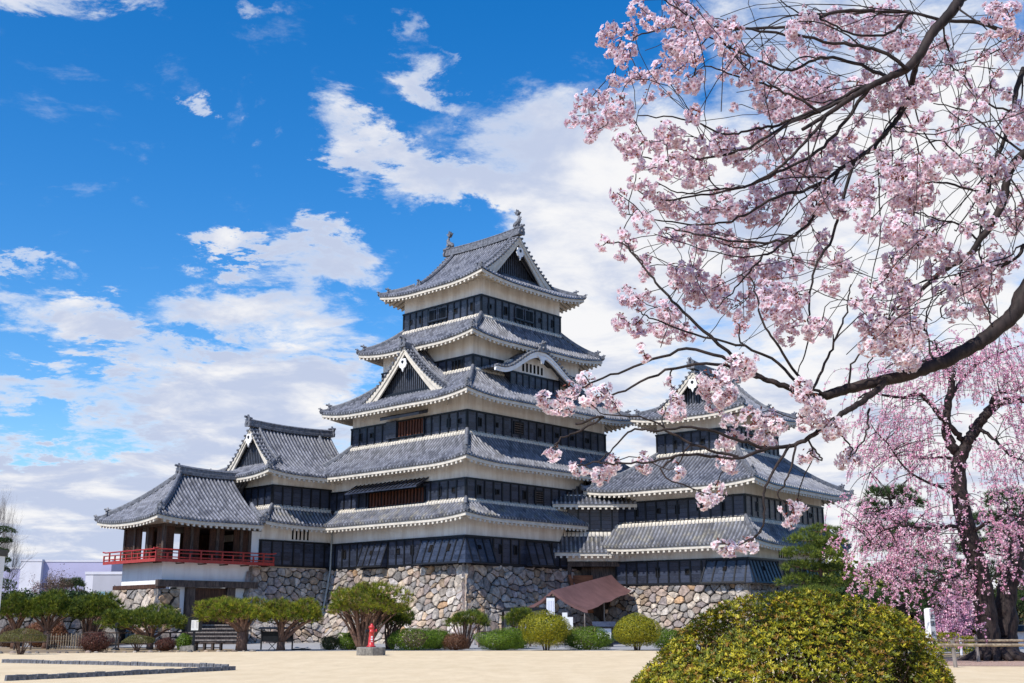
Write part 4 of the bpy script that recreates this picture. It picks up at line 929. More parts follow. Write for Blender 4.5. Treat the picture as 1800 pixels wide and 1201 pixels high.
def shell(n, r, flat_bottom=-.35, thick=.14, lump=.07, seed=0, full=False):
    """points and outward directions on a lumpy dome of half-axes r"""
    g_ = np.random.default_rng(seed); d = unit(g_.normal(0, 1, (n*2, 3))); d = d[d[:, 2] > flat_bottom][:n]
    f = 0
    for k in range(5): u = unit(g_.normal(0, 1, 3)); f = f+np.sin((d@u)*g_.uniform(4, 9)+g_.uniform(0, 6))
    rad = (1+lump*f/2.2)-np.abs(g_.normal(0, thick, len(d))); P = d*rad[:, None]*np.array(r); return P, unit(d/np.array(r))
GREEN = [(.085, .150, .008), (.12, .195, .010), (.155, .235, .012), (.055, .10, .008)]
YELLOW = [(.27, .255, .008), (.36, .315, .010), (.20, .21, .010), (.11, .13, .010)]
REDB = [(.115, .034, .022), (.085, .028, .02), (.15, .055, .03), (.06, .03, .02)]
OLIVE = [(.13, .125, .022), (.10, .115, .02), (.16, .14, .04), (.08, .07, .025)]
PINE = [(.085, .125, .014), (.13, .165, .016), (.19, .205, .02), (.05, .08, .016)]
PINEY = [(.15, .20, .016), (.22, .25, .018), (.30, .30, .024), (.08, .12, .016), (.20, .15, .04)]
PINED = [(.030, .060, .020), (.045, .080, .024), (.060, .095, .026)]
def mpp(y): return y/FPX*1.0
def shrub(label, px, wpx, top, y, pal, leaf=.075, n=5200, stems=0, name='shrub', flat=-.55, grp='clipped shrubs along the lawn edge', lift=.0, dep=.85, patch=None, m='leaf', jit=.8):
    """rounded clipped shrub standing on the ground"""
    b = at(px, 1100, y); rx = wpx*mpp(y)/2; zt = at(px, top, y).z; seed = int(px*7+wpx)
    o = empty(name, (b.x, b.y, 0), 0, label, 'shrub', grp)
    ball = flat < -.7; zc = zt*(.44 if not stems else .60) if not ball else zt*.515; leaf *= .66; n = int(n*2.0); jit *= .75; rz = zt-zc
    P, N = shell(n, (rx, rx*dep, rz), (-.90 if ball else -.98) if not stems else -.25, .10, .10, seed); P[:, 2] += zc; k = P[:, 2] > .02; P, N = P[k], N[k]
    V, F = leaf_quads(P, N, leaf, .55, jit); col = pick(pal, len(P))
    if patch is not None: h = np.linalg.norm((P-np.array(patch[0]))/np.array(patch[1]), axis=1) < 1; col[h] = pick(patch[2], h.sum())
    np_mesh('foliage', m, o, V, F, col)
    mb = MB(); r_ = random.Random(seed); ns = stems or 9
    for i in range(ns):
        a = 2*PI*i/ns+r_.uniform(-.3, .3); e = r_.uniform(.35, .9)
        mb.tube(catmull([(math.cos(a)*rx*.10, math.sin(a)*rx*.10, 0), (math.cos(a)*rx*.3*e, math.sin(a)*rx*.3*e, zt*.3), (math.cos(a)*rx*.72*e, math.sin(a)*rx*.72*e*dep, zt*.72)], 3), np.linspace(.035, .012, 7), 5)
    mb.build('stems', 'bark_brown', o)
    # inner twigs and leaves that fill the body
    if not stems:
        P, N = shell(max(500, n//5), (rx*.82, rx*dep*.82, rz*.86), flat if ball else -.95, .12, .05, seed+1); P[:, 2] += zc; k = P[:, 2] > .02
        V, F = leaf_quads(P[k], N[k], leaf*2.2, .8, .4); np_mesh('inner_foliage', m, o, V, F, pick(pal, k.sum()))
    return o
def umbrella_pine(label, px, wpx, top, under, base, y, pal, stems=13, trunk=.0, tw=.16, n=1500, seed=0, dx=0, lean=0., nl=.20, grp='umbrella pines on the castle lawn'):
    """low pine trained to an umbrella: many stems fan out under a thin dome of needles; under = pixel row of the dome's rim"""
    b = at(px+dx, 1100, y); rx = wpx*mpp(y)/2; zt = at(px, top, y).z; zu = at(px, under, y).z; o = empty('umbrella_pine', (b.x, b.y, 0), 0, label, 'pine tree', grp); r_ = random.Random(seed+int(px)); ox = -dx*mpp(y)
    H = zt-zu; P, N = shell(int(n*.8), (rx, rx*.9, H), .02, .15, .24, seed+int(px)); P[:, 0] += ox; P[:, 2] += zu
    # some tufts hang below the rim
    k = n//4; a = rng.uniform(0, 2*PI, k); q = np.sqrt(rng.uniform(.3, 1, k)); P2 = np.stack([ox+np.cos(a)*q*rx*(.97+.06*np.sin(a*5+px)), np.sin(a)*q*rx*.88, zu+H*(1-q**2)*.55-rng.uniform(0, .30, k)], 1); N2 = np.stack([np.cos(a)*.6, np.sin(a)*.6, np.full(k, .5)], 1)
    P = np.concatenate([P, P2]); N = np.concatenate([N+np.array((0, 0, .5)), N2])
    V, F = needles(P, N, nl*1.15, 11, .013, .55); col = np.repeat(pick(pal, len(P), .3), 11, 0)*np.tile(rng.uniform(.8, 1.2, (11, 1)), (len(P), 1)); np_mesh('crown', 'needle', o, V, F, col)
    mb = MB(); zt_ = trunk if trunk else .25
    if trunk: mb.tube([(0, 0, -.05), (lean*.3, 0, trunk*.5), (lean, 0, trunk)], [tw*1.15, tw*.92, tw*.95], 9)
    for i in range(stems):
        a = 2*PI*i/stems+r_.uniform(-.25, .25); e = r_.uniform(.25, .95); ex, ey = ox+math.cos(a)*rx*e, math.sin(a)*rx*e*.9; ez = zu+H*(1-e*e)*.62-.05
        st = (lean, 0, trunk*.95) if trunk else (math.cos(a)*.18, math.sin(a)*.18, 0)
        md = (st[0]+(ex-st[0])*.42+r_.uniform(-.15, .15), st[1]+(ey-st[1])*.42, st[2]+(ez-st[2])*.58)
        path = catmull([st, md, (ex, ey, ez)], 4); r0 = tw*.55 if trunk else tw*.42; mb.tube(path, np.linspace(r0, .02, len(path)), 6)
        for j in range(3):
            q = path[4+r_.randrange(3)]; a2 = a+r_.uniform(-.8, .8); e2 = min(.98, e*r_.uniform(.7, 1.25)); f = (ox+math.cos(a2)*rx*e2, math.sin(a2)*rx*e2*.9, zu+H*(1-e2*e2)*.6)
            mb.tube([q, ((q[0]+f[0])/2, (q[1]+f[1])/2, (q[2]+f[2])/2+.05), f], [.03, .022, .012], 4)
    mb.build('trunk', 'bark_red', o, True); return o
def pad_pine(name, label, y, trunk, pads, pal, tw, n_per=260, nl=.26, grp=None, cat='pine tree', bark='bark_dark', wd=.016):
    """pine with separate needle pads: trunk as pixel path at distance y, pads as (px, py, rx px, ry px[, depth offset])"""
    b = at(trunk[0][0], trunk[0][1], y); o = empty(name, (b.x, b.y, 0), 0, label, cat, grp); q = np.array((b.x, b.y, 0)); r_ = random.Random(int(trunk[0][0]))
    T = [np.array(at(px, py, y))-q for px, py in trunk]; T[0][2] = min(T[0][2], 0); path = catmull(T, 5); mb = MB(); mb.tube(path, np.linspace(tw, tw*.25, len(path)), 9)
    Ps, Ns = [], []
    for i, pd in enumerate(pads):
        px, py, rx, ry = pd[:4]; dy = pd[4] if len(pd) > 4 else r_.uniform(-1.2, 1.2)*rx*mpp(y)
        c = np.array(at(px, py, y+dy))-q; s = mpp(y); P, N = shell(int(n_per*max(.5, (rx*ry)/700)), (rx*s, rx*s*.85, ry*s), -.45, .22, .16, i+int(px)); Ps.append(P+c); Ns.append(N+np.array((0, 0, .6)))
        k = min(range(len(path)), key=lambda j: np.linalg.norm(path[j]-c)+max(0, path[j][2]-c[2])*1.5); p0 = path[k]
        mb.tube(catmull([p0, (p0+c)/2+np.array((0, 0, -.1)), c-np.array((0, 0, ry*s*.3))], 4), np.linspace(tw*.28, .02, 9), 6)
        for j in range(4): e = c+np.array([r_.uniform(-.7, .7)*rx*s, r_.uniform(-.6, .6)*rx*s, r_.uniform(-.2, .3)*ry*s]); mb.tube([(p0+c*2)/3, (c+e)/2-np.array((0, 0, .05)), e], [.035, .025, .012], 4)
    P, N = np.concatenate(Ps), np.concatenate(Ns); V, F = needles(P, N, nl, 10, wd, .7); np_mesh('crown', 'needle', o, V, F, np.repeat(pick(pal, len(P), .25), 10, 0))
    mb.build('trunk', bark, o, True); return o
def branching(mb, p, d, L, r, depth, r_, up=.15, spread=.6, tips=None, k=5):
    """recursive bare branches"""
    p = np.array(p, float); d = np.array(d, float); d /= np.linalg.norm(d); pts = [p]; cur = p; dd = d
    for i in range(3):
        dd = dd+np.array([r_.gauss(0, .13), r_.gauss(0, .13), r_.gauss(0, .10)+up*.15]); dd /= np.linalg.norm(dd); cur = cur+dd*L/3; pts.append(cur)
    mb.tube(pts, np.linspace(r, r*.62, 4), 6 if depth > 2 else (4 if depth > 1 else 3), False)
    if depth <= 0:
        if tips is not None: tips.append((cur, dd))
        return
    for i in range(k if depth > 1 else k+1):
        f = r_.choice((1, 1, 2, 3, 3)); s = pts[f]; nd = dd+np.array([r_.gauss(0, spread), r_.gauss(0, spread), r_.gauss(0, spread*.6)+up]); branching(mb, s, nd, L*r_.uniform(.55, .85), r*.50, depth-1, r_, up, spread, tips, k)
def bare_tree(label, px, top, y, wpx=None, seed=1, depth=4, rad=.028, pal=None, nl=0, mat_='bark_dark', cat='bare tree', grp=None, name='bare_tree', up=.15, spread=.55, leafs=.25):
    b = at(px, 1100, y); zt = at(px, top, y).z; o = empty(name, (b.x, b.y, 0), 0, label, cat, grp); r_ = random.Random(seed); mb = MB(); tips = []
    branching(mb, (0, 0, -.1), (0, 0, 1), zt*.36, zt*rad, depth, r_, up, spread, tips); 
    V = np.array(mb.v); s = zt/V[:, 2].max(); V[:, 2] *= s
    if wpx: V[:, :2] *= wpx*mpp(y)/2/np.abs(V[:, 0]).max()
    sx_ = np.array([(wpx*mpp(y)/2/np.abs(np.array(mb.v)[:, 0]).max()) if wpx else 1]*2+[s]); mb.v = [tuple(v) for v in V]; mb.build('branches', mat_, o)
    if nl:
        T = np.array([t for t, d in tips])*sx_; P = np.repeat(T, nl, 0)+rng.normal(0, leafs*1.3, (len(T)*nl, 3)); Vv, F = leaf_quads(P, rng.normal(0, 1, P.shape)+np.array((0, 0, .6)), leafs, .7, .5); np_mesh('crown', 'leaf', o, Vv, F, pick(pal, len(P), .25))
    return o
# ------------------------------------------------------------------ clipped shrubs (left to right)
shrub('open olive shrub with bare forked stems, at the left end of the lawn edge', 41, 78, 1106, 57.5, OLIVE, .07, 3600, 12)
shrub('tall dark red clipped shrub on a narrow foot, in front of the bamboo fence', 170, 58, 1109, 62.5, REDB, .06, 4200, flat=-.5)
shrub('grey-green loose shrub between the two dark red shrubs', 244, 54, 1116, 63, OLIVE, .07, 3000, 11)
shrub('small low dark red shrub left of the notice box', 293, 36, 1120, 64.3, REDB, .06, 2600)
shrub('small round green shrub beside the notice box post', 326, 30, 1113, 65.5, GREEN, .065, 2200)
shrub('small dark shrub left of the hydrant, lowest of its row', 580, 32, 1117, 67, [(.05, .08, .02), (.08, .07, .03)], .06, 2200)
shrub('green mound shrub just left of the red hydrant', 616, 56, 1110, 67.5, GREEN, .07, 3600)
shrub('wide green mound shrub with a brown dead patch, right of the hydrant', 729, 100, 1103, 66.5, GREEN, .07, 7000, patch=((.1, -1.4, .75), (.75, .9, .6), [(.12, .085, .04), (.09, .06, .035)]))
shrub('green mound shrub mostly behind the one with the brown patch', 768, 64, 1105, 69, GREEN, .07, 4200)
shrub('rust-brown shrub between two green mounds', 801, 48, 1112, 66.5, [(.14, .055, .025), (.10, .042, .022), (.18, .08, .035)], .06, 3600, jit=.5)
shrub('green egg-shaped mound left of the yellow ball shrub, in front', 878, 82, 1106, 66.5, GREEN, .065, 6500)
shrub('green mound peeping out behind the egg-shaped mound', 903, 62, 1102, 70, GREEN, .07, 3800)
shrub('large yellow-green ball shrub in front of the canopy', 960, 86, 1075, 66, YELLOW, .085, 7600, flat=-.75)
shrub('wide green mound between the two yellow-green balls', 1032, 96, 1101, 67.5, GREEN, .065, 7600)
shrub('yellow-green ball shrub below the small keep, right of its pair', 1119, 82, 1078, 66, YELLOW, .085, 7200, flat=-.75)
shrub('green mound half hidden at the edge of the big azalea', 1175, 66, 1103, 68.5, GREEN, .07, 3800)
# ------------------------------------------------------------------ umbrella pines
umbrella_pine('dark umbrella pine cut by the left edge of the picture', 28, 90, 1050, 1080, 1140, 70, PINE, 12, .9, .2, 1500, 1)
umbrella_pine('dark umbrella pine in the middle of the left row of three', 92, 96, 1047, 1078, 1140, 70, PINE, 11, 1.0, .22, 1700, 2, dx=-8)
umbrella_pine('umbrella pine at the right of the left row, in front of the turret wall', 172, 84, 1050, 1082, 1140, 71, PINE, 14, 0, .24, 1600, 3, dx=-14)
umbrella_pine('low wide umbrella pine with spreading bare limbs, before the gate stones', 254, 136, 1069, 1098, 1140, 67.5, PINE, 12, .55, .2, 2100, 4, dx=12)
umbrella_pine('bright umbrella pine with a single thick trunk, right of the notice box', 411, 116, 1053, 1085, 1144, 65, PINEY, 14, 1.0, .30, 2000, 5, dx=15)
umbrella_pine('bright umbrella pine with a forked trunk, in front of the black shelter', 509, 104, 1056, 1086, 1143, 66, PINEY, 12, .45, .24, 1800, 6, dx=-14)
umbrella_pine('tall umbrella pine of many fanned stems behind the red hydrant', 643, 128, 1030, 1072, 1140, 66.5, PINEY, 34, 0, .30, 2400, 7, dx=-4)
umbrella_pine('small dark umbrella pine behind the hydrant pine', 694, 56, 1068, 1092, 1140, 69, PINE, 16, 0, .22, 900, 8, dx=-8)
umbrella_pine('sparse pale umbrella pine below the corner of the keep', 822, 76, 1076, 1094, 1140, 70, PINE, 14, 0, .14, 600, 9, dx=-4)
umbrella_pine('small umbrella pine beside the notice shelter', 914, 46, 1073, 1092, 1140, 71, PINE, 12, 0, .14, 600, 10)
# ------------------------------------------------------------------ hydrant
h = ground(652, 1152); hy = empty('fire_hydrant', (h.x, h.y, 0), .25, 'red fire hydrant on an octagonal concrete block in the lawn', 'fire hydrant')
u_ = mpp(h.y)
m = MB(); m.lathe([(0, -.05), (.68, -.05), (.68, .34), (.64, .37), (0, .37)], 8); m.build('plinth', 'concrete', hy)
m = MB(); m.lathe([(0, .372), (.22, .372), (.22, .42), (.155, .44), (.145, .62), (.135, .66), (.15, .68), (.135, .70), (.125, 1.02), (.145, 1.04), (.145, 1.10), (.125, 1.12), (.125, 1.24), (.15, 1.25), (.13, 1.31), (.075, 1.36), (.055, 1.38), (.055, 1.44), (0, 1.44)], 18); m.build('barrel', 'hydrant_red', hy, True)
m = MB(); m.tube([(.11, 0, 1.12), (.20, 0, 1.12)], .06, 10); m.tube([(.20, 0, 1.12), (.24, 0, 1.12)], .075, 8); m.build('side_cap', 'hydrant_red', hy)
m = MB(); m.tube([(-.11, -.02, 1.10), (-.23, -.05, 1.09)], .075, 10); m.tube([(-.23, -.05, 1.09), (-.30, -.065, 1.085)], .095, 10); m.build('hose_outlet', 'black_metal', hy)
m = MB()
for i in range(3): z = .80-.11*i; m.prism([(-.04, -.142, z), (.04, -.142, z), (.04, -.142, z+.07), (-.04, -.142, z+.07)], (0, .004, 0))
m.build('white_marks', 'white_paint', hy)
# ------------------------------------------------------------------ rows of tiles set on edge in the lawn
r_ = random.Random(5); tm = MB(); tm.hexa([(-.148, -.05, -.06), (.148, -.05, -.06), (.148, .05, -.06), (-.148, .05, -.06), (-.146, -.04, .20), (.146, -.045, .20), (.146, .035, .20), (-.146, .04, .20)])
for x in (-.10, .04): tm.box(x, x+.06, -.062, -.051, .02, .16)
proto = tm.build('edging_tile', 'ridge')
def tile_row(A, B, label, grp, first, hs_):
    d = B-A; n = int(d.length/.31); a = math.atan2(d.y, d.x)
    for i in range(n):
        p = A+d*((i+.5)/n); o = proto if (first and i == 0) else link(proto.copy())
        o.location = (p.x+r_.uniform(-.01, .01), p.y+r_.uniform(-.02, .02), r_.uniform(-.03, .0)); o.rotation_euler = (r_.uniform(-.05, .05), r_.uniform(-.03, .03), a+r_.uniform(-.05, .05)); o.scale = (1, 1, hs_)
        tag(o, label, 'roof tile', grp)
tip = ground(413, 1178); tile_row(ground(8, 1197), tip, 'grey roof tile set on edge in the nearer of the two rows', 'nearer row of tiles in the lawn', True, .74)
tile_row(ground(4, 1165), ground(402, 1174), 'grey roof tile set on edge in the farther of the two rows', 'farther row of tiles in the lawn', False, .72)
# ------------------------------------------------------------------ border cobbles of the left bed
cs_ = []
for i in range(46):
    t = i/45; x = -33+19.2*t; y = 57.0+6.2*t**1.15; s_ = random.uniform(.09, .22); P, _ = shell(1, (1, 1, 1)); mb = MB(); c = Vector(random.choice(PAL))*random.uniform(.5, 1.0); mb.col = tuple(c)
    ks = 7; rows = []
    for a in np.linspace(-.5, PI/2, 4): rows.append([(math.cos(b)*math.cos(a)*s_*random.uniform(.85, 1.1), math.sin(b)*math.cos(a)*s_*.7, math.sin(a)*s_*.6) for b in np.linspace(0, 2*PI, ks)])
    for r in rows: r[-1] = r[0]
    mb.grid(rows); o = mb.build('border_stone', 'stone'); o.location = (x+random.uniform(-.1, .1), y+random.uniform(-.12, .12), .0); o.rotation_euler = (0, 0, random.uniform(0, 6)); tag(o, 'small rounded stone in the border between lawn and planted bed', 'stone', 'stones edging the planted bed')
# ------------------------------------------------------------------ notice box, bench, steps, block
def frame_at(px, y): b = at(px, 1100, y); return (b.x, b.y, 0), mpp(y)
loc, s = frame_at(342, 65.2); nb = empty('notice_box', loc, math.radians(12), 'black roofed notice box on a post with a white sheet, in front of the gate', 'notice box')
m = MB(); m.box(-.07, .07, -.07, .07, 0, 1.0); m.build('post', 'black_wood', nb)
m = MB(); m.box(-.36, .40, -.09, .09, 1.0, 1.72); m.prism([(-.42, -.12, 1.70), (.46, -.12, 1.70), (.02, -.12, 1.90)], (0, .24, 0)); m.build('board', 'black_wood', nb)
m = MB(); m.box(-.17, .21, -.105, -.095, 1.08, 1.62); sh = m.build('sheet', 'paper', nb)
m = MB(); [m.box(-.12+.07*i, -.12+.07*i+.02, -.108, -.106, 1.18, 1.56) for i in range(5) if i != 2]; m.build('print_lines', 'wall_grey', sh)
m = MB(); m.hexa([(.02, -.16, 1.915), (.50, -.16, 1.70), (.50, .16, 1.70), (.02, .16, 1.915), (.02, -.16, 1.945), (.50, -.16, 1.73), (.50, .16, 1.73), (.02, .16, 1.945)]); m.build('roof_sheet', 'white_paint', nb)
def bench(px, y, wd, hgt, label, dep=.45, legs=4, rot=0, back=False, mtl='old_wood'):
    loc, s = frame_at(px, y); o = empty('bench', loc, rot, label, 'bench', 'wooden benches at the gate'); m = MB()
    for i in range(3): m.box(-wd/2, wd/2, -dep/2+dep*i/3+.01, -dep/2+dep*(i+1)/3-.01, hgt-.07, hgt)
    m.build('seat', mtl, o)
    for i in range(legs):
        x = -wd/2+.15+(wd-.3)*i/(legs-1); m = MB(); m.box(x-.05, x+.05, -dep/2+.04, -dep/2+.12, 0, hgt-.075); m.box(x-.05, x+.05, dep/2-.12, dep/2-.04, 0, hgt-.075); m.box(x-.04, x+.04, -dep/2+.12, dep/2-.12, .12, .2); m.build('leg', mtl, o)
    m = MB(); m.box(-wd/2+.1, wd/2-.1, -.03, .03, .12, .17); m.build('rail', mtl, o); return o
bench(369, 65.6, 1.65, .46, 'dark wooden bench in front of the gate steps')
loc, s = frame_at(378, 84.5); st = empty('gate_steps', (loc[0]-.6, loc[1], 0), WR*0+.06, 'weathered timber steps leading up to the gate of the low turret', 'steps')
for i in range(5):
    m = MB(); m.box(-2.35, 2.35, i*.55, i*.55+.60, .22+.26*i, .30+.26*i); m.build('tread', 'grey_wood', st)
    m = MB(); m.box(-2.3, 2.3, i*.55+.08, i*.55+.14, .26*i-.02 if i else 0, .22+.26*i-.003)
    m.build('riser', 'old_wood', st)
for x in (-2.45, 2.45): m = MB(); m.hexa([(x-.07, -.1, 0), (x+.07, -.1, 0), (x+.07, 2.9, 0), (x-.07, 2.9, 0), (x-.07, -.1, .34), (x+.07, -.1, .34), (x+.07, 2.9, 1.42), (x-.07, 2.9, 1.42)]); m.build('stringer', 'old_wood', st)
loc, s = frame_at(333, 64.2); m = MB(); m.hexa([(-.42, -.2, -.02), (.36, -.22, -.02), (.38, .2, -.02), (-.38, .2, -.02), (-.38, -.16, .24), (.33, -.18, .30), (.34, .16, .30), (-.30, .16, .26)]); m.col = (.2, .13, .11); o = m.build('stone_block', 'concrete'); o.location = loc; tag(o, 'brown squared stone block at the foot of the notice box', 'stone block')
# ------------------------------------------------------------------ black shelter with folding stool by the forked pine
loc, s = frame_at(488, 68); sh = empty('notice_stand', loc, .05, 'low black roofed display stand behind the forked pine', 'display stand')
for x in (-.88, .88): m = MB(); m.box(x-.04, x+.04, -.04, .04, 0, 1.12); m.build('post', 'black_metal', sh)
m = MB(); m.box(-.84, .84, .0, .05, .42, 1.0); m.build('panel', 'black_wood', sh)
m = MB(); m.hexa([(-1.05, -.25, 1.12), (1.05, -.25, 1.12), (1.05, .3, 1.16), (-1.05, .3, 1.16), (-1.05, -.25, 1.16), (1.05, -.25, 1.16), (1.05, .3, 1.24), (-1.05, .3, 1.24)]); m.build('roof', 'black_wood', sh)
loc, s = frame_at(480, 66.8); fs = empty('folding_stool', loc, .2, 'small black folding stool with crossed legs under the forked pine', 'stool'); m = MB(); m.box(-.2, .2, -.12, .12, .40, .43); m.build('seat', 'black_wood', fs)
for sgn in (1, -1): m = MB(); m.tube([(-.2*sgn, -.1, 0), (.2*sgn, -.1, .4)], .018, 5); m.tube([(-.2*sgn, .1, 0), (.2*sgn, .1, .4)], .018, 5); m.build('leg', 'black_metal', fs)
loc, s = frame_at(531, 66.8); gb_ = empty('equipment_tray', loc, 0, 'low black tray holding a grey folded sheet on the gravel', 'tray'); m = MB(); m.box(-.5, .5, -.2, .2, .0, .07); m.build('tray', 'black_metal', gb_)
m = MB(); m.grid([[(-.4+.8*i/7, -.15+.3*j/4, .075+.07*math.sin(i*1.1)*math.sin(j*.9)**2+.03) for i in range(8)] for j in range(5)]); m.build('sheet', 'grey_metal', gb_)
# ------------------------------------------------------------------ fences on the left
def rail_fence(A, B, label, h_=.85, n=6, mtl='old_wood', rails=(.8, .42), posts_w=.05, grp=None, name='rail_fence'):
    o = empty(name, (A.x, A.y, 0), 0, label, 'fence', grp); d = Vector((B.x-A.x, B.y-A.y, 0))
    for i in range(n): p = d*(i/(n-1)); m = MB(); m.tube([(p.x, p.y, -.05), (p.x, p.y, h_)], posts_w, 7); m.build('post', mtl, o)
    for z in rails: m = MB(); m.tube([(0, 0, z), tuple(d*.5+Vector((0, 0, z-.01))), (d.x, d.y, z)], posts_w*.75, 7); m.build('rail', mtl, o)
    return o
rail_fence(at(-30, 1100, 66), at(86, 1100, 67.5), 'dark rail fence behind the open olive shrub', .85, 5)
rail_fence(at(150, 1100, 68), at(330, 1100, 69.5), 'dark rail fence running behind the low wide umbrella pine', .95, 7, rails=(.92, .30))
A, B = at(88, 1100, 67.8), at(150, 1100, 68.4); lf = empty('bamboo_fence', (A.x, A.y, 0), 0, 'pale bamboo lattice fence below the left umbrella pines', 'fence'); d = Vector((B.x-A.x, B.y-A.y, 0))
m = MB()
for i in range(15): p = d*(i/14); m.tube([(p.x, p.y-.04, 0), (p.x, p.y-.04, .80+.08*(i % 2))], .03, 6)
m.build('pickets', 'bamboo', lf)
for z in (.22, .48, .70): m = MB(); m.tube([(0, 0, z), (d.x, d.y, z)], .028, 6); m.build('rail', 'bamboo', lf)
for t in (0, 1): m = MB(); p = d*t; m.tube([(p.x, p.y+.03, -.05), (p.x, p.y+.03, .85)], .055, 7); m.build('post', 'old_wood', lf)
loc, s = frame_at(206, 65.8); lp = empty('lamp_stand', loc, 0, 'slim black garden lamp stand on a spread foot, behind the red shrub', 'lamp stand'); m = MB(); m.lathe([(0, 0), (.26, 0), (.24, .05), (.06, .14), (.035, .3), (.03, 1.25), (0, 1.25)], 10); m.build('pole', 'black_metal', lp); m = MB(); m.lathe([(0, 1.24), (.10, 1.24), (.13, 1.42), (.0, 1.5)], 8); m.build('lamp_head', 'black_metal', lp)
# rockery with shade put into its stone colours, brown shrubs and a pale straw mat in the planted bed
for i, (px, y, w_, tp, pal, lb) in enumerate(((70, 74, 50, 1089, [(.20, .075, .035), (.15, .06, .03), (.25, .11, .05)], 'rusty leafless-looking shrub under the left umbrella pine'), (100, 73.5, 44, 1092, [(.22, .09, .04), (.16, .06, .03)], 'rusty shrub behind the bamboo lattice fence'), (20, 74, 40, 1098, [(.14, .07, .035), (.10, .05, .03)], 'brown shrub at the far left below the pine'))):
    shrub(lb, px, w_, tp, y, pal, .09, 2600, grp='rusty shrubs in the planted bed')
for i in range(26):
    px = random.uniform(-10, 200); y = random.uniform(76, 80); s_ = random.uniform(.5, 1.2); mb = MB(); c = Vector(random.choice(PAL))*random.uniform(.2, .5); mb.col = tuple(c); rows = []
    for a in np.linspace(-.4, PI/2, 5): rows.append([(math.cos(b)*math.cos(a)*s_*random.uniform(.8, 1.1), math.sin(b)*math.cos(a)*s_*.7, math.sin(a)*s_*random.uniform(.8, 1.05)) for b in np.linspace(0, 2*PI, 9)])
    for r in rows: r[-1] = r[0]
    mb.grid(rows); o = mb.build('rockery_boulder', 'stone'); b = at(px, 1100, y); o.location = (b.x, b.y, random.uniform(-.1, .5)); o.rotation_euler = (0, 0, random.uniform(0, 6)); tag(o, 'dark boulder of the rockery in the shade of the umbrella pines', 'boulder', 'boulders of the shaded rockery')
# low stone embankment behind the rockery
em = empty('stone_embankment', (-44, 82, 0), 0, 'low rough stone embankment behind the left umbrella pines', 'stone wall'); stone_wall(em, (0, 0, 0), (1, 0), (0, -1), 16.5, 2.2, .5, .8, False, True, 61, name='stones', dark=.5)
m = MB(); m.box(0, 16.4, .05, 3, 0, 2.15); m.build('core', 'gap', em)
# ------------------------------------------------------------------ entrance: canopy, notices
can = empty('entrance_canopy', (0, 0, 0), 0, 'brown cloth canopy pitched over the castle entrance steps', 'canopy')
A0, A1 = Vector((2.72, 80, 3.60)), Vector((7.75, 91.6, 5.10))       # ridge front, back
Lf, Rf = Vector((.80, 80.2, 2.42)), Vector((5.10, 79.9, 2.30)); Lb, Rb = Vector((5.6, 92.2, 3.75)), Vector((9.2, 90.6, 3.85))
def cloth(P, Q, R, S, n=14, k=8, sag=.16):          # P-Q ridge (front, back), R-S eave
    rows = []
    for j in range(k+1):
        v = j/k; row = []
        for i in range(n+1):
            u = i/n; p = P.lerp(Q, u).lerp(R.lerp(S, u), v); z = -sag*math.sin(PI*v)*(1+.25*math.sin(u*9)) + (-.09*abs(math.sin(u*PI*3))**2*v**3) + .02*math.sin(u*31+v*3)*v; row.append(p+Vector((0, 0, z)))
        rows.append(row)
    return rows
m = MB(); m.grid(cloth(A0, A1, Rf, Rb)); m.grid(cloth(A0, A1, Lf, Lb)); m.build('cloth', 'canopy_cloth', can, True)
m = MB()
for P, Q in ((A0, Rf), (A0, Lf)): 
    rows = [[], []]
    for i in range(9): p = P.lerp(Q, i/8); z = -.16*math.sin(PI*i/8); rows[0].append(p+Vector((0, -.01, z))); rows[1].append(p+Vector((0, -.01, z-.20-.03*(i % 2))))
    m.grid(rows)
m.build('valance', 'canopy_cloth', can)
for nm, x, y, z in (('pole', 2.80, 80.05, 3.58), ('pole', 4.9, 80.0, 2.35), ('pole', 1.0, 80.3, 2.45), ('pole', 6.6, 84.9, 2.9)): m = MB(); m.tube([(x, y, 0), (x, y, z-.03)], .045, 8); m.build(nm, 'bamboo' if z > 3.5 else 'grey_wood', can)
loc, s = frame_at(968, 79.2); wsg = empty('entrance_sign', loc, 0, 'tall white notice hung at the front of the canopy', 'sign'); m = MB(); m.box(-.27, .27, -.03, .03, 1.2, 3.1); m.build('board', 'white_paint', wsg)
m = MB(); [m.box(-.18+.12*i, -.18+.12*i+.03, -.036, -.033, 1.7, 2.9) for i in range(4)]; m.build('print_lines', 'wall_lilac', wsg)
m = MB(); m.box(-.30, .30, -.05, .05, 3.105, 3.2); m.build('cap', 'black_wood', wsg); m = MB(); m.box(-.05, .05, -.02, .02, 0, 1.195); m.build('post', 'grey_wood', wsg)
for px, tp, w_, h_, lb in ((993, 1077, .34, .62, 'small grey notice board inside the canopy, upper of two'), (1001, 1085, .46, .8, 'small pale notice board on a stand under the canopy, lower of two')):
    loc, s = frame_at(px, 78.6 if px < 1000 else 77.8); z1 = at(px, tp, loc[1]).z; o = empty('notice_board', loc, .1, lb, 'notice board', 'small notices under the canopy'); m = MB(); m.box(-w_/2, w_/2, -.02, .02, z1-h_, z1); m.build('board', 'paper', o); m = MB(); m.box(-.03, .03, .021, .05, 0, z1-.1); m.build('post', 'black_metal', o)
loc, s = frame_at(1062, 76); dk = empty('reception_desk', loc, 0, 'small black-roofed desk with a white front beside the canopy', 'desk'); m = MB(); m.box(-.55, .55, -.25, .3, 0, 1.18); m.build('desk_body', 'black_wood', dk); m = MB(); m.box(-.5, .42, -.27, -.252, .45, 1.12); m.build('front_panel', 'white_paint', dk)
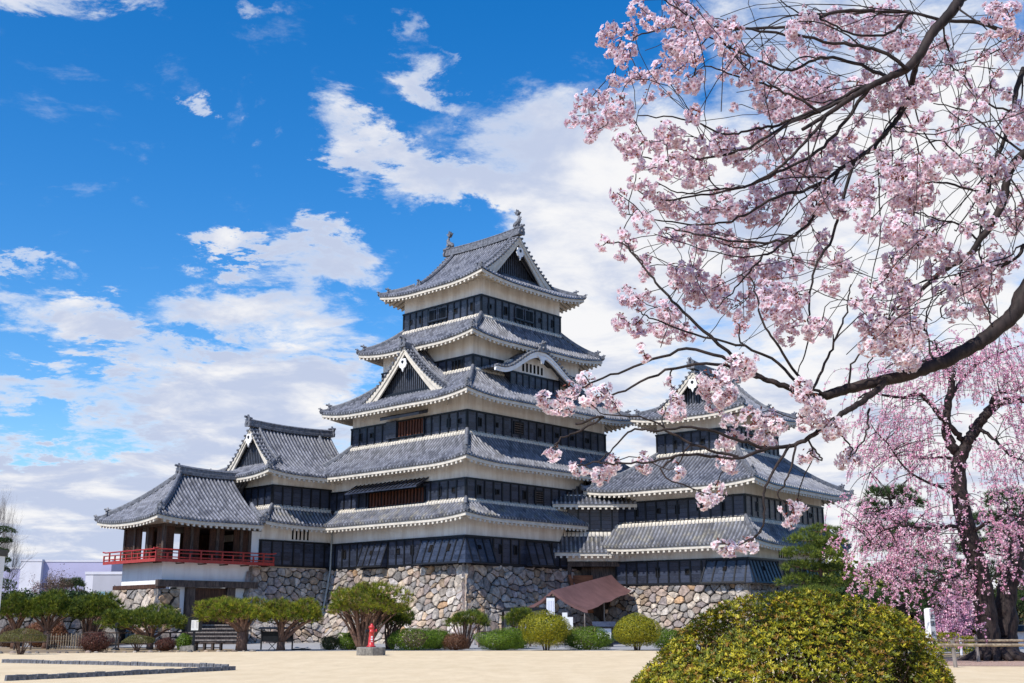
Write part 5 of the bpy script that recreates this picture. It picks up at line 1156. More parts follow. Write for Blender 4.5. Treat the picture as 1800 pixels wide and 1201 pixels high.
m = MB(); m.hexa([(-.75, -.5, 1.2), (.75, -.5, 1.2), (.75, .4, 1.5), (-.75, .4, 1.5), (-.75, -.5, 1.25), (.75, -.5, 1.25), (.75, .4, 1.55), (-.75, .4, 1.55)]); m.build('roof', 'black_boards', dk)
loc, s = frame_at(906, 76); kio = empty('notice_shelter', loc, .05, 'dark roofed notice shelter with a pale panel, below the stone corner', 'notice shelter')
for x in (-.8, .95): m = MB(); m.box(x-.07, x+.07, -.07, .07, 0, 2.15); m.build('post', 'old_wood', kio)
m = MB(); m.box(-.72, .87, -.02, .03, .9, 1.7); pn = m.build('panel', 'grey_wood', kio); m = MB(); m.box(.55, .85, -.05, -.025, 1.0, 1.6); m.build('poster', 'wall_lilac', pn)
m = MB(); m.prism([(-1.5, -.6, 2.0), (-.5, -.6, 2.42), (1.9, -.6, 2.42), (2.2, -.6, 2.02), (1.85, -.6, 2.2), (-.6, -.6, 2.2)], (0, 1.2, 0)); m.build('roof', 'black_wood', kio)
rail_fence(at(842, 1100, 74), at(880, 1100, 74), 'short low wooden barrier left of the notice shelter', 1.0, 3, 'old_wood', (.95, .6))
# ------------------------------------------------------------------ left margin: white board, cloud-pruned pine, bare tree; town
b = at(-33, 1100, 9.2); ws = empty('white_signboard', (b.x, b.y, 0), 0, 'edge of a tall white board with a black cap at the left margin', 'signboard'); z1 = at(0, 978, 9.2).z
m = MB(); m.box(-.11, .11, -.05, .05, 0, z1); m.build('board', 'white_paint', ws); m = MB(); m.box(-.13, .12, -.07, .07, z1+.003, z1+.05); m.build('cap', 'black_metal', ws)
pad_pine('cloud_pruned_pine', 'dark pine with round clipped pads at the left edge, in front of the town', 62, [(-14, 1140), (-12, 1060), (-6, 1000), (-8, 930)], [(4, 933, 22, 7), (6, 951, 15, 5), (-2, 970, 16, 6), (4, 985, 14, 6), (0, 1002, 16, 8), (6, 1030, 20, 12), (-6, 1050, 20, 10)], PINED, .14, 420, .10, wd=.012)
bare_tree('tall bare grey tree cut by the left edge of the picture', -26, 822, 78, 136, 3, 5, up=.25, spread=.5, rad=.013, mat_='grey_wood')
def block(name, label, x0, x1, top, y, dep, mtl, cat='office building', win=(), rot=0., wm='glass', grp='town buildings behind the garden'):
    a, b = at(x0, 1100, y), at(x1, 1100, y); z1 = at((x0+x1)/2, top, y).z; o = empty(name, (a.x, y, 0), rot, label, cat, grp); w_ = b.x-a.x
    m = MB(); m.box(0, w_, 0, dep, 0, z1); m.build('wall', mtl, o); m = MB(); m.box(-.1, w_+.1, -.1, dep+.1, z1+.003, z1+.4); m.build('roof_edge', 'wall_pale', o)
    for (u0, u1, v0, v1) in win:
        W = MB(); X0, X1 = w_*u0, w_*u1; Z0, Z1 = z1*v0, z1*v1; W.box(X0, X1, -.08, .0, Z0, Z1); f = W.build('window', 'grey_metal', o); W = MB(); n = 4
        for i in range(n): W.box(X0+(X1-X0)*(i+.06)/n, X0+(X1-X0)*(i+.94)/n, -.11, -.082, Z0+(Z1-Z0)*.08, Z1-(Z1-Z0)*.08)
        W.build('pane', wm, f)
    return o
block('office_building', 'long lilac flat-roofed building behind the trees at left', 62, 186, 988, 230, 30, 'wall_lilac', win=((.55, .90, .55, .72),), wm='wall_lilac', rot=.04)
block('office_building', 'pale end block of the long lilac building, farthest left', 26, 63, 987, 229, 26, 'wall_pale')
block('office_building', 'grey building with two blue windows beside the low turret', 157, 222, 1010, 170, 20, 'wall_grey', win=((.14, .36, .50, .72), (.44, .66, .50, .72), (.02, .20, .12, .24)))
block('office_building', 'pale left wall block of the grey building with blue windows', 143, 156.8, 1010, 170.5, 20, 'wall_pale')
block('office_building', 'low lilac building at the far left behind the pine', -60, 30, 1000, 260, 30, 'wall_lilac')
bare_tree('brown leafless tree with a broad twiggy crown before the lilac building', 92, 994, 100, 90, 21, 5, nl=2, pal=[(.13, .09, .06), (.16, .11, .07)], mat_='bark_red', leafs=.10, rad=.016, grp='bare trees behind the pines')
bare_tree('reddish leafless tree left of the broad twiggy one', 52, 1010, 98, 80, 22, 5, nl=1, pal=[(.20, .10, .10), (.26, .15, .15)], mat_='bark_red', leafs=.10, rad=.016, grp='bare trees behind the pines')
bare_tree('low bare tree close to the white wall of the low turret', 200, 1022, 112, 60, 23, 5, mat_='bark_red', grp='bare trees behind the pines')
bare_tree('low reddish bare tree at the far left above the pines', 14, 1030, 96, 70, 24, 5, nl=1, pal=[(.2, .12, .12)], mat_='bark_red', leafs=.10, rad=.016, grp='bare trees behind the pines')
bare_tree('low bare tree in the gap between the twiggy trees', 120, 1025, 97, 70, 25, 5, nl=1, pal=[(.12, .09, .06)], mat_='bark_red', leafs=.10, rad=.016, grp='bare trees behind the pines')
pad_pine('pine_tree', 'small dark flat-topped pine in front of the grey building', 104, [(127, 1130), (127, 1070), (126, 1030)], [(126, 1024, 20, 6), (136, 1028, 12, 5), (118, 1030, 12, 4), (140, 1046, 13, 8), (146, 1054, 10, 6), (133, 1052, 10, 6)], PINED, .2, 300, .28, grp='small pines before the town')
for i in range(14):
    px = -30+17*i+random.uniform(-6, 6)
    bare_tree(('dark evergreen bush in the far hedge behind the umbrella pines'), px, 1050+random.uniform(-4, 6), 90+random.uniform(-3, 3), 46, 100+i, 3, nl=60, pal=PINED, leafs=.20, cat='bush', grp='dark bushes behind the umbrella pines', name='evergreen_bush', up=.1, spread=.8)
# ------------------------------------------------------------------ right side: pines, hedges, pillar, rails
G_ = 'pines behind the weeping cherry'
pad_pine('pine_tree', 'slim pine with layered pads standing beside the small keep', 68, [(1441, 1120), (1444, 1040), (1441, 985), (1444, 932)],
         [(1444, 935, 36, 11), (1418, 950, 32, 9), (1462, 952, 26, 8), (1408, 972, 36, 10), (1456, 976, 32, 9), (1412, 996, 38, 11), (1462, 1002, 34, 10), (1408, 1022, 38, 13), (1466, 1028, 36, 12), (1430, 1046, 40, 14), (1440, 964, 26, 8)], [(.11, .155, .022), (.16, .195, .026), (.07, .105, .02)], .17, 420, .24, 'pines right of the castle', bark='bark_red')
pad_pine('pine_tree', 'tall dark pine behind the left strands of the weeping cherry', 66, [(1588, 1130), (1586, 1040), (1578, 940), (1560, 862)],
         [(1548, 870, 26, 13), (1532, 893, 26, 12), (1582, 868, 24, 12), (1604, 886, 24, 12), (1560, 912, 36, 14), (1528, 932, 26, 10), (1602, 936, 36, 15), (1556, 962, 40, 15), (1622, 986, 44, 17), (1566, 1008, 42, 15), (1612, 1040, 44, 17), (1560, 1052, 40, 16), (1650, 1066, 40, 16)], PINED, .28, 330, .30, G_)
pad_pine('pine_tree', 'dark pine behind the twin trunks at the right edge', 72, [(1775, 1130), (1772, 1000), (1768, 900)],
         [(1772, 880, 40, 18), (1800, 905, 40, 18), (1740, 915, 36, 15), (1776, 945, 50, 20), (1720, 965, 44, 17), (1810, 985, 44, 22), (1740, 1010, 50, 20), (1700, 1045, 44, 18), (1790, 1060, 50, 22), (1836, 1010, 50, 30), (1720, 1085, 44, 16)], PINED, .3, 330, .32, G_)
pad_pine('pine_tree', 'dark pine between the white pillar and the twin trunks', 82, [(1668, 1130), (1668, 1060), (1664, 1000)], [(1664, 998, 36, 16), (1640, 1018, 34, 14), (1690, 1020, 34, 14), (1662, 1042, 46, 18), (1640, 1066, 40, 18), (1690, 1074, 44, 20), (1660, 1092, 46, 14)], PINED, .25, 300, .34, G_)
bare_tree('pale yellow-green young-leaved tree behind the slim pine', 1492, 968, 84, 100, 41, 4, nl=26, pal=[(.20, .22, .035), (.26, .27, .05), (.15, .18, .03)], leafs=.34, cat='tree', name='leafy_tree', grp='leafy trees right of the castle', spread=.7)
bare_tree('mid-green bushy tree right of the small keep', 1530, 1008, 86, 90, 42, 4, nl=24, pal=[(.07, .11, .025), (.10, .14, .03)], leafs=.34, cat='tree', name='leafy_tree', grp='leafy trees right of the castle', spread=.7)
bare_tree('low dark green tree just behind the foot of the slim pine', 1462, 1030, 76, 80, 43, 4, nl=24, pal=PINED, leafs=.32, cat='tree', name='leafy_tree', grp='leafy trees right of the castle', spread=.7)
for i in range(9):
    px = 1520+38*i+random.uniform(-8, 8); bare_tree('olive-brown thicket bush filling the gap behind the pines', px, 1040+random.uniform(-14, 14), 92, 84, 200+i, 3, nl=24, pal=[(.10, .09, .035), (.07, .09, .03), (.13, .10, .05)], leafs=.34, cat='bush', name='thicket_bush', grp='thicket behind the pines', spread=.85)
def hedge(px0, px1, top, y, label, pal):
    a, b = at(px0, 1100, y), at(px1, 1100, y); zt = at(px0, top, y).z; o = empty('hedge', (a.x, a.y, 0), 0, label, 'hedge', 'low hedges behind the rails'); L = b.x-a.x; n = int(L*1500)
    P = np.stack([rng.uniform(0, L, n), rng.uniform(-.45, .45, n), rng.uniform(.05, zt, n)], 1); q = rng.integers(0, 3, n); P[q == 0, 2] = zt+rng.normal(0, .04, (q == 0).sum()); P[q == 1, 1] = -.45+rng.normal(0, .04, (q == 1).sum())
    N = np.where((q == 0)[:, None], (0, 0, 1.), np.where((q == 1)[:, None], (0, -1., .2), (0, -.5, .5))); V, F = leaf_quads(P, N, .085, .55, .8); np_mesh('foliage', 'leaf', o, V, F, pick(pal, n))
    m = MB(); [m.tube([(x, 0, 0), (x+.1, .05, zt*.8)], .02, 4) for x in np.arange(.2, L, .5)]; m.build('stems', 'bark_brown', o)
hedge(1592, 1678, 1114, 60, 'longer low yellow-green hedge behind the white pillar', YELLOW); hedge(1686, 1726, 1121, 57, 'short low yellow-green hedge left of the twin trunks', YELLOW)
for px, lb in ((1622, 'slim white post beside the white pillar'), (1686, 'slim white post between the two low hedges')):
    loc, s = frame_at(px, 56); m = MB(); m.lathe([(0, 0), (.06, 0), (.06, .62), (.045, .64), (.045, .68), (.062, .70), (.05, .78), (0, .79)], 10); o = m.build('marker_post', 'white_paint'); o.location = loc; tag(o, lb, 'post', 'white posts by the hedge')
b = at(1637, 1100, 55.0); zt = at(1630, 1071, 55).z; pil = empty('stone_pillar', (b.x-.05, b.y, 0), math.radians(28), 'tall white inscribed pillar behind the rails, right of the big azalea', 'monument'); m = MB(); w_ = .17
m.hexa([(-w_, -w_, 0), (w_, -w_, 0), (w_, w_, 0), (-w_, w_, 0), (-w_*.9, -w_*.9, zt), (w_*.9, -w_*.9, zt), (w_*.9, w_*.9, zt), (-w_*.9, w_*.9, zt)]); m.prism([(-w_*.9, -w_*.9, zt+.001), (w_*.9, -w_*.9, zt+.001), (0, -w_*.9, zt+.05)], (0, w_*1.8, 0)); m.build('shaft', 'white_plaster', pil)
for i, chh in enumerate('史蹟松本城'):
    c = bpy.data.curves.new('inscription', 'FONT'); c.body = chh; c.size = .27; c.align_x = 'CENTER'; c.extrude = .002; c.materials.append(M['ink']); o = bpy.data.objects.new('inscription', c); link(o, pil)
    z = zt-.42-.33*i-(.12 if i > 1 else 0); o.location = (0, -w_*(.9+.1*(1-z/zt))-.006, z); o.rotation_euler = (PI/2, 0, 0)
def rail(A, B, posts, label, h_=.62, mtl='bamboo', r=.05):
    o = empty('bamboo_rail', (A.x, A.y, 0), 0, label, 'rail fence', 'low rails round the weeping cherry'); d = B-A; m = MB(); pts = [d*t+Vector((0, 0, h_)) for t in np.linspace(0, 1, 15)]; m.tube(pts, [r*(1.1 if i % 2 else .96) for i in range(15)], 8); m.build('rail', mtl, o)
    for t in posts: m = MB(); p = d*t; m.tube([(p.x, p.y+.06, -.1), (p.x-.02, p.y+.06, h_*.6), (p.x-.04, p.y+.06, h_+.16)], [.075, .07, .065], 8); m.build('post', 'grey_wood', o)
g0 = ground(1677, 1173); rail(Vector((g0.x-1.3, g0.y-.12, 0)), Vector((g0.x+4.2, g0.y-.3, 0)), (.24, .93), 'front bamboo rail crossing before the twin trunks', .74)
rail(Vector((13.6, 47.5, 0)), Vector((21.5, 46.6, 0)), (.25, .6, .95), 'rear bamboo rail behind the front post', .80)
b = at(1805, 1100, 52); sg = empty('information_board', (b.x, b.y, 0), 0, 'pale blue information board with a black roof at the right edge', 'information board'); m = MB(); m.box(-.6, .9, -.03, .03, .36, 1.10); m.build('board', 'white_paint', sg)
m = MB(); m.hexa([(-.85, -.3, 1.12), (1.1, -.3, 1.12), (1.1, .3, 1.2), (-.85, .3, 1.2), (-.75, -.2, 1.36), (1.0, -.2, 1.36), (1.0, .2, 1.40), (-.75, .2, 1.40)]); m.build('roof', 'black_wood', sg)
for x in (-.55, .85): m = MB(); m.box(x-.05, x+.05, .031, .12, 0, 1.11); m.build('post', 'black_wood', sg)
pts = []
for i in range(28): a = 2*PI*i/28; pts.append((20.0+7.2*math.cos(a)*(1+.06*math.sin(3*a)), 46.6+5.0*math.sin(a)*(1+.08*math.sin(5*a+1))))
sheet('petal_litter', pts, .006, 'petal_litter')
# ------------------------------------------------------------------ weeping cherry
WY = 48.5
tb = ground(1745, 1160); WQ = Vector((at(1745, 1100, WY).x, WY, 0)); wc = empty('weeping_cherry', tuple(WQ), 0, 'pink weeping cherry tree with twin dark trunks at the right, behind the rails', 'cherry tree')
def wp(px, py, dy=0.): return np.array(at(px, py, WY+dy)-WQ)
def limb(mb, pts, r0, r1, k=10, nodes=None, n=6, wig=.0):
    P = catmull([wp(*p) for p in pts], n); R = np.linspace(r0, r1, len(P))
    if wig: 
        for i in range(1, len(P)-1): P[i] = P[i]+rng.normal(0, wig*R[i], 3)
    mb.tube(P, R, k)
    if nodes is not None: nodes += [(p, r) for p, r in zip(P, R)]
nod = []; m = MB()
t0 = [(1748, 1166), (1740, 1130), (1733, 1080), (1722, 1010), (1705, 950), (1692, 900), (1686, 860), (1685, 815), (1693, 790)]
P = catmull([wp(*p) for p in t0], 6); P[0][2] = -.05; R = np.interp(np.arange(len(P)), [0, 3, 7, 20, 34, 44, 48], [.85, .56, .46, .40, .34, .29, .28]); R = R*(1+.05*np.sin(np.arange(len(P))*1.7)); m.tube(P, R, 14); nod += list(zip(P, R))
limb(m, [(1772, 1164, .6), (1768, 1110, .6), (1770, 1050, .6), (1785, 980, .6), (1805, 900, .8), (1830, 820, 1)], .52, .24, 12, nod, wig=.1)
limb(m, [(1690, 800), (1672, 782), (1664, 750), (1668, 705), (1674, 660), (1666, 640), (1640, 600)], .24, .09, 9, nod, wig=.15)
limb(m, [(1692, 800), (1700, 778), (1716, 752), (1732, 730), (1746, 716), (1772, 704), (1810, 704), (1850, 712)], .26, .12, 9, nod, wig=.15)
limb(m, [(1742, 722), (1746, 700), (1760, 690), (1790, 684), (1815, 650)], .14, .06, 8, nod, wig=.15)
limb(m, [(1690, 772), (1672, 752, -.3), (1648, 726, -.6), (1626, 700, -.8), (1612, 693, -1), (1590, 698, -1.2), (1560, 696, -1.5), (1530, 690, -1.8), (1508, 700, -2)], .13, .03, 8, nod, wig=.2)
limb(m, [(1686, 810), (1660, 804, .6), (1625, 806, 1), (1590, 800, 1.4), (1560, 806, 1.6), (1530, 830, 1.8)], .08, .02, 6, nod, wig=.2)
limb(m, [(1689, 880), (1660, 860, -.8), (1625, 846, -1.4), (1590, 822, -1.8), (1560, 780, -2.0), (1540, 760, -2.2)], .07, .02, 6, nod, wig=.2)
limb(m, [(1700, 930), (1670, 925, -1), (1630, 930, -1.8), (1590, 925, -2.4), (1550, 935, -2.8), (1520, 960, -3)], .09, .02, 6, nod, wig=.2)
limb(m, [(1705, 940), (1740, 915, -1), (1770, 905, -1.6), (1800, 912, -2)], .08, .03, 6, nod, wig=.2)
limb(m, [(1668, 705), (1690, 670, .5), (1720, 640, .8), (1760, 620, 1), (1800, 606, 1.2)], .10, .03, 7, nod, wig=.2)
limb(m, [(1674, 660), (1650, 640, -.6), (1610, 636, -1), (1570, 640, -1.4)], .06, .02, 6, nod, wig=.2)
limb(m, [(1716, 752), (1745, 770, -.5), (1775, 800, -1), (1800, 810, -1.2)], .09, .03, 7, nod, wig=.2)
limb(m, [(1715, 990), (1690, 1010, -1.4), (1650, 1022, -2.2), (1610, 1020, -2.6)], .06, .02, 6, nod, wig=.2)
limb(m, [(1785, 980, .6), (1762, 1000, -.6), (1735, 1030, -1.2), (1712, 1060, -1.6)], .06, .02, 6, nod, wig=.2)
r_ = random.Random(9)
for i in range(9):                         # root flare
    a = PI*1.05+PI*1.0*i/8; c = WQ-WQ; m.tube([(math.cos(a)*.35, math.sin(a)*.25, .55), (math.cos(a)*.8, math.sin(a)*.6, .22), (math.cos(a)*r_.uniform(1.3, 2.2), math.sin(a)*1.2, -.08)], [.30, .22, .07], 7)
m.build('trunk', 'bark_dark', wc, True)
MASS = [(1560, 668, 60, 26, 34), (1640, 640, 60, 30, 48), (1700, 630, 60, 30, 60), (1760, 640, 60, 44, 90), (1790, 690, 30, 50, 40), (1720, 690, 40, 26, 24), (1610, 690, 50, 22, 26), (1560, 745, 50, 30, 46), (1620, 750, 50, 34, 46), (1600, 800, 66, 28, 60), (1540, 800, 36, 24, 26),
        (1660, 830, 40, 26, 24), (1740, 800, 50, 40, 30), (1790, 770, 26, 50, 36), (1770, 850, 40, 40, 36), (1620, 880, 60, 26, 50), (1560, 910, 50, 24, 70), (1600, 935, 60, 30, 130), (1540, 950, 36, 40, 90), (1590, 985, 46, 40, 110), (1625, 965, 30, 36, 60), (1660, 960, 36, 30, 50), (1545, 1010, 30, 36, 40),
        (1598, 1035, 30, 30, 50), (1680, 1000, 34, 34, 46), (1660, 1040, 40, 30, 60), (1700, 1060, 30, 30, 50), (1750, 925, 40, 24, 66), (1785, 950, 30, 36, 70), (1740, 965, 30, 30, 40), (1775, 1010, 26, 30, 36), (1720, 900, 40, 26, 40), (1500, 885, 30, 14, 14), (1690, 1085, 30, 18, 30), (1640, 1000, 40, 30, 50), (1520, 905, 26, 20, 26)]
Sp, Sn, tw_ = [], [], MB(); NP = np.array([p for p, r in nod])
for (mx, my, rx, ry, cnt) in MASS:
    for i in range(int(cnt*(.46 if my > 860 else 1.1))):
        px, py = mx+r_.gauss(0, rx*.6), my+r_.gauss(0, ry*.6)-12; dy = r_.uniform(-3.5, 2.0); p = wp(px, py, dy); L = r_.uniform(.35, 1.35); ox = np.clip((px-1705)/160, -1, .6)*.55+r_.gauss(0, .22)
        pts = [p-np.array((ox*.5, 0, .0)), p+np.array((ox*.45*L, r_.gauss(0, .1), .10-.18*L)), p+np.array((ox*L, 0, -.55*L)), p+np.array((ox*1.2*L, 0, -L))]; c = catmull(pts, 4); tw_.tube(c, .008, 3, False)
        if i % 5 == 0:
            j = int(np.argmin(np.linalg.norm(NP-p, axis=1)+np.clip(p[2]-NP[:, 2], 0, 9)*.4)); q = NP[j]; mid = (q+p)/2+np.array((0, 0, .12*np.linalg.norm(q-p)))
            if np.linalg.norm(q-p) < 4: tw_.tube(catmull([q, mid, p], 4), np.linspace(.022, .009, 9), 4, False)
        k = int(11*L)+3; t = np.sort(rng.uniform(.05, 1, k)); idx = t*(len(c)-1); lo = np.floor(idx).astype(int).clip(0, len(c)-2); fr = (idx-lo)[:, None]; c = np.array(c); B_ = c[lo]*(1-fr)+c[lo+1]*fr+rng.normal(0, .035, (k, 3)); Sp.append(B_)
Sp = np.concatenate(Sp); V, F = leaf_quads(np.repeat(Sp, 4, 0)+rng.normal(0, .028, (len(Sp)*4, 3)), rng.normal(0, 1, (len(Sp)*4, 3)), .072, .85, .3)
np_mesh('blossom', 'petal', wc, V, F, np.repeat(pick([(.83, .46, .60), (.89, .60, .70), (.78, .37, .53), (.91, .72, .78)], len(Sp), .1), 4, 0)); tw_.build('twigs', 'bark_dark', wc)
# second, darker pink cherry further back
bare_tree('darker pink cherry in the shade behind the white pillar', 1690, 1030, 63, 120, 71, 4, nl=9, pal=[(.60, .30, .44), (.68, .40, .54), (.52, .24, .38)], leafs=.12, cat='cherry tree', name='cherry_tree', grp='pink trees in the background', spread=.7)
# ------------------------------------------------------------------ big azalea in the foreground
ay = 7.5; ax = at(1388, 1100, ay).x; az_ = empty('azalea_bush', (ax, ay, 0), 0, 'large rounded yellow-green azalea bush in the right foreground', 'shrub')
RZ = at(1388, 1058, ay).z; ra = (1.16, 1.05, RZ*.62); zc = RZ-ra[2]
def boxy(P, ra, p=2.35):
    q = P/np.array(ra); h = np.hypot(q[:, 0], q[:, 1]); L2 = np.hypot(h, q[:, 2]); return P*(L2/np.maximum((h**p+np.abs(q[:, 2])**p)**(1/p), 1e-6))[:, None]**.8
P, N = shell(44000, ra, -.45, .075, .07, 5); P = boxy(P, ra); P[:, 2] += zc; hol = 0
for i in range(9): u = rng.normal(0, 1, 3); hol = hol+np.sin(P@(u/np.linalg.norm(u))*rng.uniform(9, 24)+rng.uniform(0, 6))
k = (P[:, 1] < .55) & (hol+rng.normal(0, .8, len(P)) > -2.7); P, N = P[k], N[k]
def rosettes(P, N, k, size, pal, up=.5):
    n = len(P); A = unit(N+np.array((0, 0, up))+rng.normal(0, .35, (n, 3))); t = unit(np.cross(A, unit(rng.normal(0, 1, (n, 3))))); b = np.cross(A, t); V = []; cols = []; base = pick(pal, n, .16)
    for i in range(k):
        a = 2*PI*i/k+rng.uniform(-.4, .4, n); d = unit(t*np.cos(a)[:, None]+b*np.sin(a)[:, None]+A*rng.uniform(.25, 1.1, n)[:, None]); w_ = unit(np.cross(d, A)); s = (size*rng.uniform(.7, 1.25, n))[:, None]; nn = np.cross(w_, d)
        V.append(np.stack([P, P+d*s*.55+w_*s*.19+nn*s*.05, P+d*s, P+d*s*.55-w_*s*.19+nn*s*.05], 1)); cols.append(np.clip(base*rng.uniform(.85, 1.15, (n, 1)), 0, 1))
    V = np.concatenate(V).reshape(-1, 3); return V, np.arange(len(V)).reshape(-1, 4), np.concatenate(cols)
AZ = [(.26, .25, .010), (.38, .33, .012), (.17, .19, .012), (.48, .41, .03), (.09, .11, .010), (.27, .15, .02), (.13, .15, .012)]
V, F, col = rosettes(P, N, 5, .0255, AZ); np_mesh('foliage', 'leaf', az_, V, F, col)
P, N = shell(12000, (ra[0]*.86, ra[1]*.86, ra[2]*.88), -.5, .08, .05, 6); P = boxy(P, ra); P[:, 2] += zc; k = P[:, 1] < .6; V, F, col = rosettes(P[k], N[k], 4, .036, [(.08, .095, .012), (.12, .13, .015), (.11, .06, .02)]); np_mesh('inner_foliage', 'leaf', az_, V, F, col)  # inner leaves coloured darker, the shade inside the bush put into the palette
m = MB(); r_ = random.Random(3)
for i in range(190):
    a = r_.uniform(0, 2*PI); q = math.sqrt(r_.random()); ph = r_.uniform(.1, 1.4); e = (math.cos(a)*math.cos(ph)*ra[0]*.95, math.sin(a)*math.cos(ph)*ra[1]*.95, zc+math.sin(ph)*ra[2]*.96); s0 = (math.cos(a)*.15*q, math.sin(a)*.15*q, 0)
    md = (e[0]*.55+r_.uniform(-.08, .08), e[1]*.55+r_.uniform(-.08, .08), e[2]*.62); m.tube(catmull([s0, md, e], 4), np.linspace(.016, .003, 9), 5, False)
m.build('stems', 'bark_brown', az_)
# ------------------------------------------------------------------ blossoming cherry overhead (trunk stands to the right, outside the view)
ch = empty('blossoming_cherry', (4.9, 6.6, 0), 0, 'near cherry tree whose dark limbs and pale pink blossom reach in from the right', 'cherry tree'); CQ = np.array((4.9, 6.6, 0))
def cp_(px, py, y=7.0): return np.array(at(px, py, y))-CQ
nodes = []; lm = MB()
def add_limb(mb, P, r0, r1, k=9, n=6, wig=.12):
    if mb is lm: r0, r1 = r0*.70, r1*.74
    P = catmull(P, n); R = np.linspace(r0, r1, len(P)); pr = np.random.default_rng(len(nodes)+3)
    for i in range(1, len(P)-1): P[i] = P[i]+pr.normal(0, wig*R[i], 3)
    mb.tube(P, R, k); P = np.array(P); T = unit(np.gradient(P, axis=0)); nodes.extend(zip(P, T, R)); return P
tm_ = MB(); add_limb(tm_, [np.array((0, 0, -.1)), np.array((-.05, 0, .7)), np.array((.05, .05, 1.5)), np.array((-.05, .1, 2.3))], .26, .19, 14)
for a in range(7): b_ = a*.9; tm_.tube([(math.cos(b_)*.15, math.sin(b_)*.15, .45), (math.cos(b_)*.36, math.sin(b_)*.36, .12), (math.cos(b_)*.75, math.sin(b_)*.75, -.06)], [.14, .11, .03], 7)
tm_.build('trunk', 'bark_dark', ch, True); nodes.clear()
TOP = np.array((-.05, .1, 2.25))
def px_limb(pts, r0, r1, y=7.0, start=None, **kw):
    P = [cp_(p[0], p[1], p[2] if len(p) > 2 else y) for p in pts]
    if start is not None: P = [start]+P
    return add_limb(lm, P, r0, r1, **kw)
# great limb that swings down and to the left
px_limb([(2000, 420, 6.8), (1880, 420, 7), (1812, 500), (1778, 556), (1735, 592), (1690, 620), (1640, 643), (1590, 660), (1540, 672), (1490, 684), (1450, 696)], .085, .040, start=TOP, wig=.08)
px_limb([(1450, 696), (1420, 698, 6.95), (1390, 684, 6.9), (1350, 668, 6.9), (1310, 656, 6.9), (1262, 648, 6.9)], .036, .014, wig=.18)
px_limb([(1560, 668), (1525, 700, 6.9), (1490, 722, 6.8), (1455, 745, 6.75), (1425, 768, 6.7), (1390, 784, 6.7), (1345, 790, 6.65), (1300, 806, 6.6), (1260, 803, 6.6)], .030, .009, wig=.18)
# upper limbs from the crown above
px_limb([(2050, 100, 6.8), (1900, -150, 7), (1770, -120, 7), (1700, -20, 7), (1672, 22), (1640, 56), (1618, 95), (1592, 122), (1562, 136), (1530, 152), (1490, 176), (1450, 204), (1410, 228)], .075, .016, start=TOP, wig=.1)
px_limb([(1618, 95), (1606, 130, 7.1), (1598, 170, 7.2), (1580, 205, 7.2), (1556, 236, 7.2), (1530, 262, 7.2), (1505, 280, 7.2), (1478, 296, 7.2), (1455, 314, 7.2)], .030, .014, wig=.12)
px_limb([(2020, 260, 6.8), (1900, 230, 7.4), (1800, 270, 7.5), (1772, 310, 7.5), (1765, 350, 7.5), (1742, 396, 7.5), (1722, 422, 7.5), (1700, 452, 7.5), (1660, 474, 7.5), (1622, 508, 7.5), (1590, 530, 7.5)], .055, .016, start=TOP, wig=.12)
px_limb([(1800, 120, 7.6), (1786, 160, 7.6), (1780, 200, 7.6), (1760, 260, 7.6), (1745, 300, 7.6), (1735, 360, 7.6)], .03, .012, wig=.1)
px_limb([(1900, 20, 7.3), (1810, 60, 7.4), (1770, 56, 7.4), (1720, 40, 7.3), (1660, 36, 7.3), (1600, 22, 7.3), (1540, 20, 7.3)], .03, .010, wig=.1)
px_limb([(1800, 430, 7.3), (1790, 450, 7.3), (1760, 470, 7.3)], .02, .01)
lm.build('limbs', 'bark_dark', ch, True)
